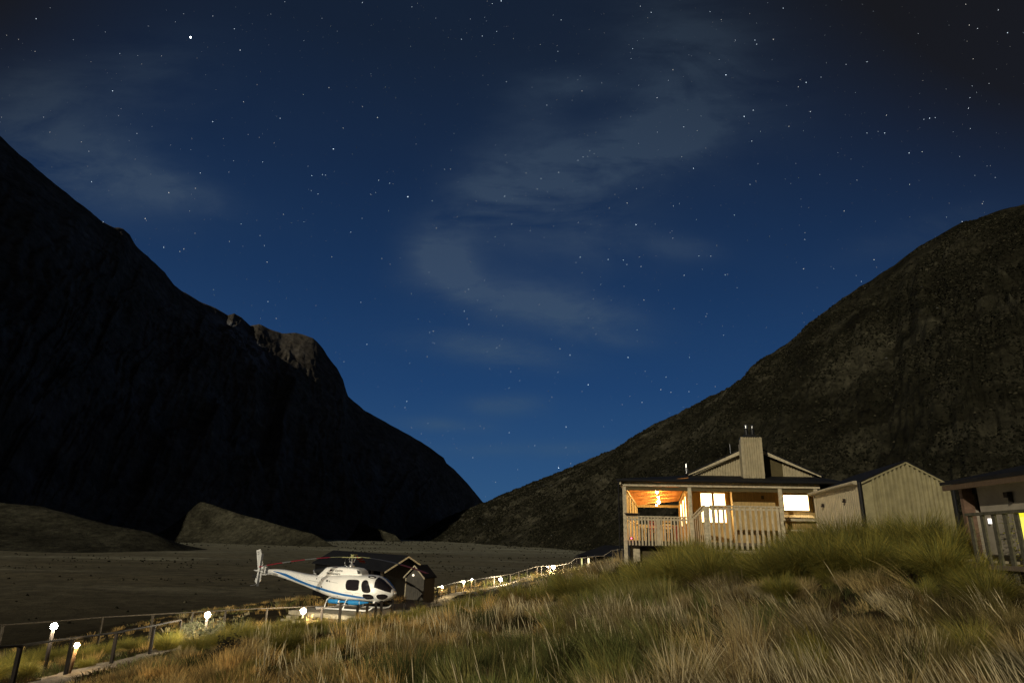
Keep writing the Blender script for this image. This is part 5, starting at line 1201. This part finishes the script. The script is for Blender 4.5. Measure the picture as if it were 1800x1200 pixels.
def blades(base, h, lean, w, tint, droop=.25, seed_head=0.0, K=4, rng=RNG, cv=1.8):
    """curved tapering blades as one triangle soup; base (N,3), lean (N,2) tip offset relative to h"""
    N = len(base); ts = np.array([0, .38, .72, 1.0])[:K] if K == 4 else np.linspace(0, 1, K)
    ang = rng.uniform(0, math.pi, N); sd = np.stack([np.cos(ang), np.sin(ang) * .6, np.zeros(N)], 1)
    V_ = np.zeros((N, 2 * (K - 1) + 1, 3)); ll = np.hypot(lean[:, 0], lean[:, 1])
    for k, t in enumerate(ts):
        c = base.copy(); c[:, 0] += lean[:, 0] * h * t ** cv; c[:, 1] += lean[:, 1] * h * t ** cv
        c[:, 2] += h * (t - droop * ll * t ** 2.4)
        if k < K - 1:
            prof = [1.0, .85, .62][k] if K == 4 else 1 - .5 * t
            if seed_head is not None and K == 4 and k == 2: prof = prof + seed_head
            pw = (w * prof * .5)[:, None] if not np.isscalar(prof) or True else 0
            V_[:, 2 * k] = c - sd * pw; V_[:, 2 * k + 1] = c + sd * pw
        else: V_[:, 2 * k] = c
    nv = 2 * (K - 1) + 1; tri = []
    for k in range(K - 2): tri += [(2 * k, 2 * k + 1, 2 * k + 3), (2 * k, 2 * k + 3, 2 * k + 2)]
    tri.append((2 * (K - 2), 2 * (K - 2) + 1, 2 * (K - 1)))
    T_ = (np.arange(N)[:, None, None] * nv + np.array(tri)[None]).reshape(-1, 3)
    C_ = np.repeat(tint[:, None, :], nv, 1)
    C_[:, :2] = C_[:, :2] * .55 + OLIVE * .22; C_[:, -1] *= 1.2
    return V_.reshape(-1, 3), T_, C_.reshape(-1, 3)
def to_obj(name, parts, m, label=None, **kw):
    vs, ts, cs = [], [], []; o_ = 0
    for v, t, c in parts: vs.append(v); ts.append(t + o_); cs.append(c); o_ += len(v)
    me = fast_mesh(name, np.concatenate(vs), np.concatenate(ts), m, color=np.concatenate(cs)); return lk(bpy.data.objects.new(name, me))
PXY = PATH[:, :2]
def path_dist(x, y):
    d = np.full(len(x), 1e9)
    for s in range(0, len(x), 20000):
        q = np.stack([x[s:s + 20000], y[s:s + 20000]], 1); d[s:s + 20000] = np.sqrt(((q[:, None] - PXY[None, ::2]) ** 2).sum(-1)).min(1)
    return d
def in_frame(x, y, pad=.06):
    zc = y * math.cos(PITCH) - 2 * math.sin(PITCH); return (np.abs(x) < (.8 + pad) * zc + .8)
def keep_clear(x, y):
    ok = np.ones(len(x), bool)
    # lodge
    rel = np.stack([x, y], 1) - LO[:2]; A = np.array([LUv[:2], LVv[:2]]).T; uv_ = rel @ np.linalg.inv(A).T
    ok &= ~((uv_[:, 0] > -.1) & (uv_[:, 0] < 11) & (uv_[:, 1] > -1.7) & (uv_[:, 1] < 17.3))
    rel = np.stack([x, y], 1) - SO[:2]; A = np.array([SU[:2], SV[:2]]).T; uv_ = rel @ np.linalg.inv(A).T
    ok &= ~((uv_[:, 0] > -.1) & (uv_[:, 0] < 3.1) & (uv_[:, 1] > -.1) & (uv_[:, 1] < 7))
    rel = np.stack([x, y], 1) - NO[:2]; A = np.array([NU[:2], NV[:2]]).T; uv_ = rel @ np.linalg.inv(A).T
    ok &= ~((uv_[:, 0] > .0) & (uv_[:, 0] < 6) & (uv_[:, 1] > -1.0) & (uv_[:, 1] < 5))
    ok &= ~((np.abs(x + 9.2) < 3.6) & (np.abs(y - 38) < 2.9))       # platform
    rel = np.stack([x, y], 1) - HA[:2]; A = np.array([hs[:2], hr[:2]]).T; uv_ = rel @ np.linalg.inv(A).T
    ok &= ~((np.abs(uv_[:, 0]) < HW) & (uv_[:, 1] > -.2) & (uv_[:, 1] < HLEN))
    return ok
STRAW = np.array([.60, .45, .19]); STRAW2 = np.array([.48, .37, .18]); GREEN = np.array([.15, .165, .050]); OLIVE = np.array([.27, .235, .075]); BROWN = np.array([.22, .14, .055]); GREYG = np.array([.42, .40, .27])
PALE = np.array([.74, .62, .36]); LIT_GOLD = np.array([.74, .49, .17])
band_ = [(1118, 25, 1.15), (1172, 24.5, 1.35), (1205, 27, 1.5), (1222, 24.5, 1.35), (1268, 22.5, 1.15), (1318, 21.5, 1.0), (1362, 21, 1.05), (1398, 21.5, 1.45), (1432, 19.5, 1.45), (1478, 19.5, 1.6), (1512, 18.5, 1.35), (1545, 19, 1.4), (1582, 17.5, 1.3), (1618, 18, 1.4), (1655, 16.6, 1.3), (1690, 14.5, 1.15), (1716, 12.6, 1.0)]
row2 = [(1090, 22, 1.15), (1046, 23, 1.1), (1000, 24, 1.1), (950, 25, 1.1), (905, 26, .95), (1138, 20.5, 1.35), (1190, 19.5, 1.3), (1245, 18.5, 1.3), (1300, 18, 1.25), (1352, 17, 1.3), (1405, 16.5, 1.3), (1460, 16, 1.3), (1520, 15.5, 1.2), (1585, 15, 1.2), (1645, 14, 1.1), (1020, 19.5, .9), (860, 25, .85), (815, 27, .85), (770, 26.5, .85), (735, 28.5, .75)]
MOUNDS = np.array([(W(px, 950, D)[0], D, s_) for px, D, s_ in band_] + [(W(px, 990, D)[0], D, s_) for px, D, s_ in row2])
def mound_clear(x, y):
    d = np.full(len(x), 9.0)
    for mx, my, ms in MOUNDS: d = np.minimum(d, np.hypot(x - mx, (y - my) * .8) / ms)
    return d
def field(n, dmin, dmax, hscale, width, seed, xlim=None, per=(45, 95), rad_=(.05, .13)):
    """tufts of stalks with bare gaps between them"""
    r = np.random.default_rng(seed); nc = n // ((per[0] + per[1]) // 2)
    y = np.sqrt(r.uniform(dmin ** 2, dmax ** 2, nc * 2)); x = r.uniform(-.90, .90, nc * 2) * y
    pn = fbm(x * .45 + 3, y * .45, 4); keep = (r.random(len(x)) < .10 + 1.2 * sstep(.36, .54, fbm(x * 1.3, y * 1.3 + 60, 3))); x, y = x[keep][:nc], y[keep][:nc]
    tf = len(x); k = r.integers(per[0], per[1], tf); cid = np.repeat(np.arange(tf), k); X = x[cid]; Y = y[cid]
    R_ = r.uniform(*rad_, tf)[cid]; a = r.uniform(0, 2 * math.pi, len(X)); q = np.sqrt(r.random(len(X)))
    ox = np.cos(a) * q; oy = np.sin(a) * q; X = X + ox * R_ * 1.3; Y = Y + oy * R_ * 1.3
    ok = (path_dist(X, Y) > .82 + .15 * r.random(len(X))) & keep_clear(X, Y) & (np.hypot(X, Y) > 1.7) & (mound_clear(X, Y) > .85 + .4 * r.random(len(X)))
    if xlim is not None: ok &= xlim(X, Y)
    X, Y, cid, ox, oy = X[ok], Y[ok], cid[ok], ox[ok], oy[ok]; N = len(X); Z = gz(X, Y)
    pn = fbm(x * .45 + 3, y * .45, 4)[cid]; p2 = fbm(x * .30 + 40, y * .30 - 7, 4)[cid]
    cr = r.random(tf)[cid]; ch = r.uniform(.55, 1.35, tf)[cid]
    h = hscale * (1 - .45 * sstep(-.30, -.42, X / np.maximum(Y, 1)) * sstep(11, 14, Y)) * (.45 + .8 * sstep(.3, .7, pn)) * ch * (r.random(N) ** .7 * .85 + .30)
    wind = -.05 - .42 * sstep(-5, 8, X); cl = r.normal(0, .22, tf)[cid]; cl2 = r.normal(0, .16, tf)[cid]
    lean = np.stack([wind * r.uniform(.5, 1.4, N) + cl + ox * .42 + r.normal(0, .11, N), cl2 + oy * .42 + r.normal(0, .13, N)], 1)
    green = (p2 > .60) | (cr < .13)
    c = np.where(green[:, None], np.where((cr > .55)[:, None], OLIVE, GREEN * 1.25), np.where((cr > .72)[:, None], PALE * .85, np.where((cr > .45)[:, None], STRAW, np.where((cr > .28)[:, None], STRAW2, BROWN))))
    xr_ = x / np.maximum(y, 1); left = (sstep(.12, -.22, xr_) * sstep(.42, .52, fbm(x * .5 + 80, y * .5, 3)) + sstep(.0, -.3, xr_) * .4)[cid]  # lamplight at lower left put into the tint as gold tufts
    c = np.where((r.random(tf)[cid] < left)[:, None] & ~green[:, None], LIT_GOLD, c)
    falloff = (sstep(.25, .75, xr_) * .75 + sstep(7.5, 3.5, y) * .35)[cid]  # light falloff to the right and foreground put into the tuft colour
    c = np.where((r.random(tf)[cid] < falloff)[:, None], BROWN * .5 + GREEN * .45, c)
    c = c * r.uniform(.65, 1.35, N)[:, None] * r.choice([.38, .7, 1.0, 1.45], tf)[cid][:, None]
    w = width * r.uniform(.55, 1.35, N) * (.75 + .25 * Y / dmax)
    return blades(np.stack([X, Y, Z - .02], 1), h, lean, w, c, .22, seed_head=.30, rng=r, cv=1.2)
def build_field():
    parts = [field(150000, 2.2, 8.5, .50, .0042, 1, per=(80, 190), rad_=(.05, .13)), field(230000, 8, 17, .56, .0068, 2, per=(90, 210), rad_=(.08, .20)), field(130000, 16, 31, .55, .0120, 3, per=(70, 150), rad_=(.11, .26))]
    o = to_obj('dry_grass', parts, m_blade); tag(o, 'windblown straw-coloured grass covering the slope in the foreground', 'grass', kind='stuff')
    parts = [field(110000, 29, 80, .42, .024, 4, lambda X, Y: (X > -26) & (X < 12), per=(14, 30), rad_=(.1, .25))]
    o = to_obj('meadow_grass', parts, m_blade); tag(o, 'shorter pale grass on the far slope beside the lamp-lit path', 'grass', kind='stuff')
build_field()
def stalks():
    r = np.random.default_rng(77); parts = []
    for n, a, b, w in ((3500, 2.4, 9, .0034), (7000, 9, 28, .0075)):
        y = np.sqrt(r.uniform(a * a, b * b, n)); x = r.uniform(-.88, .88, n) * y; pn = fbm(x * .5 + 30, y * .5, 3)
        ok = (path_dist(x, y) > 1.0) & keep_clear(x, y) & (pn > .45) & (x / y > -.36) & (mound_clear(x, y) > 1.3); x, y = x[ok], y[ok]; N = len(x)
        lean = np.stack([-.05 - .45 * sstep(-5, 8, x) + r.normal(0, .14, N), r.normal(0, .15, N)], 1)
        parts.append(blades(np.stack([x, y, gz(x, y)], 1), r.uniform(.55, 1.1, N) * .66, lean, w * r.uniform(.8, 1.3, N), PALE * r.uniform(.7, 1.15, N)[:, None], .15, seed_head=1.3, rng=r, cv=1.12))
    o = to_obj('seed_stalks', parts, m_blade); tag(o, 'tall pale seed stalks standing above the foreground grass', 'grass', kind='stuff')
stalks()
# fine understorey so soil never shows
def under():
    r = np.random.default_rng(9); parts = []
    for n, a, b, hh, w in ((90000, 2.0, 9, .22, .010), (90000, 9, 28, .24, .022)):
        y = np.sqrt(r.uniform(a * a, b * b, n)); x = r.uniform(-.9, .9, n) * y
        ok = (path_dist(x, y) > .8) & keep_clear(x, y); x, y = x[ok], y[ok]; N = len(x); z = gz(x, y)
        p2 = fbm(x * .6 + 11, y * .6, 4)[:, None]; c = np.where(p2 > .5, GREEN * .5, BROWN * .32) * r.uniform(.5, 1.3, N)[:, None]
        lean = np.stack([r.normal(-.3, .5, N), r.normal(0, .5, N)], 1)
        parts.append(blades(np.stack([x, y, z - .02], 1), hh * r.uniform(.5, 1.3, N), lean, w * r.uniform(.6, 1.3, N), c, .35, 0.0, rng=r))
    o = to_obj('low_grass', parts, m_blade); tag(o, 'low matted olive grass between the taller stalks', 'grass', kind='stuff')
under()
def tussock_mesh(seed, n=3400, R_=.55, H=.95, cols=(OLIVE * [1.15, 1.15, .75], GREEN * 1.15, OLIVE * [1.9, 1.75, 1.2]), w=.0085, windy=-.2):
    r = np.random.default_rng(seed); a = r.uniform(0, 2 * math.pi, n); rr = R_ * .5 * np.sqrt(r.random(n)); base = np.stack([np.cos(a) * rr, np.sin(a) * rr, np.full(n, -.08)], 1)
    out = r.uniform(.1, 1.05, n) ** .65; a2 = a + r.normal(0, .35, n)
    lean = np.stack([np.cos(a2) * out * 1.0 + windy * r.uniform(.3, 1.2, n), np.sin(a2) * out * .95], 1); h = H * r.uniform(.55, 1.12, n) * (1.05 - .25 * out)
    k = r.random(n)[:, None]; c = np.where(k < .5, cols[0], np.where(k < .82, cols[1], cols[2])) * r.uniform(.6, 1.35, n)[:, None]
    v, t, col = blades(base, h, lean, w * r.uniform(.6, 1.3, n), c, .62, 0.0, K=6, rng=r)
    me = fast_mesh('tussock', v, t, m_blade, color=col); return me
TM = [tussock_mesh(100 + i, H=1.0 + .05 * i, windy=-.12 - .1 * (i % 3)) for i in range(5)]
TMs = [tussock_mesh(200 + i, n=520, H=.8, w=.024, cols=(OLIVE, GREEN, STRAW)) for i in range(3)]
TDRY = [tussock_mesh(300 + i, n=900, H=.85, w=.011, cols=(STRAW, STRAW2, OLIVE), windy=-.2) for i in range(3)]
TCOUNT = [0]
def tussock(x, y, s, label, group, pool=None, sz=None):
    pool = pool or TM; me = pool[TCOUNT[0] % len(pool)]; o = bpy.data.objects.new('tussock', me); COL.objects.link(o)
    z = gz1(x, y); o.location = (x, y, z); o.rotation_euler = (0, 0, (TCOUNT[0] * 2.399) % .9 - .45); o.scale = (s, s, sz or s); TCOUNT[0] += 1
    tag(o, label, 'tussock', group); return o
def build_tussocks():
    r = random.Random(4)
    # the thick band of mounds on the crest, from the lodge front to the shed and the right edge
    for i, (px, D, s) in enumerate(band_):
        x = W(px, 950, D)[0]
        where = ('in front of the verandah end of the lodge' if px < 1230 else 'below the tall balustrade of the lodge' if px < 1370 else 'at the foot of the pale shed side wall' if px < 1520 else 'in front of the corrugated shed front' if px < 1660 else 'before the right cabin')
        tussock(x, D, s, 'tall green-gold tussock mound ' + where, 'tussocks ' + where)
    for px, D, s in row2:
        x = W(px, 990, D)[0]
        where = 'on the crest left of the lodge' if px < 1110 else 'on the slope under the lodge' if px < 1400 else 'on the slope under the shed'
        tussock(x, D, s, 'rounded olive tussock ' + where, 'olive tussocks ' + where)
    for i in range(150):
        D = r.uniform(4.5, 20); x = r.uniform(-.62, .8) * D
        if path_dist(np.array([x]), np.array([D]))[0] < 1.4: continue
        where = 'among the dry stalks of the near slope'
        tussock(x, D, r.uniform(.45, .75), 'straw-coloured clump standing ' + where, 'straw clumps on the near slope', TDRY)
    for i in range(45):
        D = r.uniform(4.5, 18); x = r.uniform(-.4, .8) * D
        if path_dist(np.array([x]), np.array([D]))[0] < 1.4: continue
        tussock(x, D, r.uniform(.4, .7), 'dark green clump among the dry stalks of the near slope', 'green clumps on the near slope')
    # lower left
    tussock(*W(297, 1120, 27.2)[:2], 1.0, 'bright green-lit tussock behind the end of the near handrail', None, TM)
    tussock(*W(331, 1120, 28.4)[:2], .75, 'small lit tussock between the handrail end and the silvery shrub', None, TDRY)
    tussock(*W(690, 1068, 36.2)[:2], .62, 'small yellow-lit tussock just right of the helicopter nose', None, TDRY)
    for px, D, s in ((15, 24, .9), (60, 25.5, .8), (30, 21, .8), (75, 30, .8), (110, 28, .7), (150, 25, .8), (185, 27, .8), (215, 30, .8), (240, 28.5, .7), (-10, 19, .8), (60, 20.5, .6), (160, 22, .5)):
        tussock(W(px, 1120, D)[0], D, s, 'dull tussock in the shade left of the gravel path', 'tussocks left of the gravel path')
    for px, D, s in ((350, 23, .9), (385, 24.5, 1.0), (420, 25, 1.05), (455, 26.5, 1.1), (490, 27.5, 1.15), (520, 28, .95), (400, 21, .8), (445, 22.5, .9), (480, 24, .9), (560, 29, .8), (590, 28, .8), (630, 29, .85), (670, 30, .85), (700, 31.5, .8), (735, 33, .8), (540, 25, .8), (610, 25.5, .7)):
        tussock(W(px, 1100, D)[0], D, s, 'dark tussock between the path bend and the foreground grass', 'dark tussocks below the lamps', [TM[0], TM[1], TM[3]])
build_tussocks()
def shrub_mesh(seed, n, R_, H, l, c0, c1):
    r = np.random.default_rng(seed); a = r.uniform(0, 2 * math.pi, n); e = np.arcsin(r.uniform(-.1, 1, n)); rad_ = r.uniform(.55, 1.0, n) ** .6 * (1 + .25 * np.sin(a * 3 + seed) + .2 * np.sin(e * 7 + a * 2))
    p = np.stack([np.cos(a) * np.cos(e) * R_ * rad_, np.sin(a) * np.cos(e) * R_ * rad_, np.sin(e) * H * rad_], 1)
    d = r.normal(0, 1, (n, 3)); d[:, 2] = np.abs(d[:, 2]) * .8; d /= np.linalg.norm(d, axis=1)[:, None]; s_ = np.cross(d, r.normal(0, 1, (n, 3))); s_ /= np.linalg.norm(s_, axis=1)[:, None]
    L_ = (l * r.uniform(.6, 1.3, n))[:, None]; V_ = np.stack([p, p + d * L_ * .5 + s_ * L_ * .22, p + d * L_, p + d * L_ * .5 - s_ * L_ * .22], 1).reshape(-1, 3)
    q = np.arange(n)[:, None] * 4 + np.arange(4)[None]; k = r.random(n)[:, None]; c = np.where(k < .5, c0, c1) * r.uniform(.6, 1.3, n)[:, None]
    return fast_mesh('foliage', V_, q, m_blade, color=np.repeat(c, 4, 0))
def shrub(x, y, R_, H, seed, label, l=.05, n=2600, c0=(.26, .25, .16), c1=(.15, .16, .08), group=None):
    g = gz1(x, y); t = empty('shrub', (x, y, g), 0, label, 'shrub', group); o = lk(bpy.data.objects.new('foliage', shrub_mesh(seed, n, R_, H, l, np.array(c0), np.array(c1))), t); o.location = (0, 0, H * .25)
    b = MB(); r = random.Random(seed)
    for i in range(6): a = r.uniform(0, 6.28); b.tube([(0, 0, -.1), (.3 * R_ * math.cos(a), .3 * R_ * math.sin(a), H * .4), (.7 * R_ * math.cos(a), .7 * R_ * math.sin(a), H * .9)], [.02, .015, .006], 6)
    b.build('stem', m_dark, t)
shrub(*W(350, 1105, 27.0)[:2], .55, .8, 1, 'silvery-leaved shrub lit by the lamp left of the helicopter tail')
shrub(*W(330, 1112, 29.0)[:2], .38, .6, 2, 'small speckled shrub between the lamp and the end of the near handrail')
shrub(*W(383, 1098, 27.3)[:2], .42, .75, 3, 'twiggy pale shrub just right of the lamp left of the helicopter tail')
shrub(*W(423, 1100, 27.6)[:2], .45, .7, 5, 'dim grey-green shrub right of the twiggy one, below the long rail', n=1700)
shrub(*W(402, 1142, 18.0)[:2], .35, .45, 8, 'dark twiggy bush at the lower edge of the shade among the straw grass', c0=(.05, .045, .03), c1=(.03, .03, .02), n=1800)
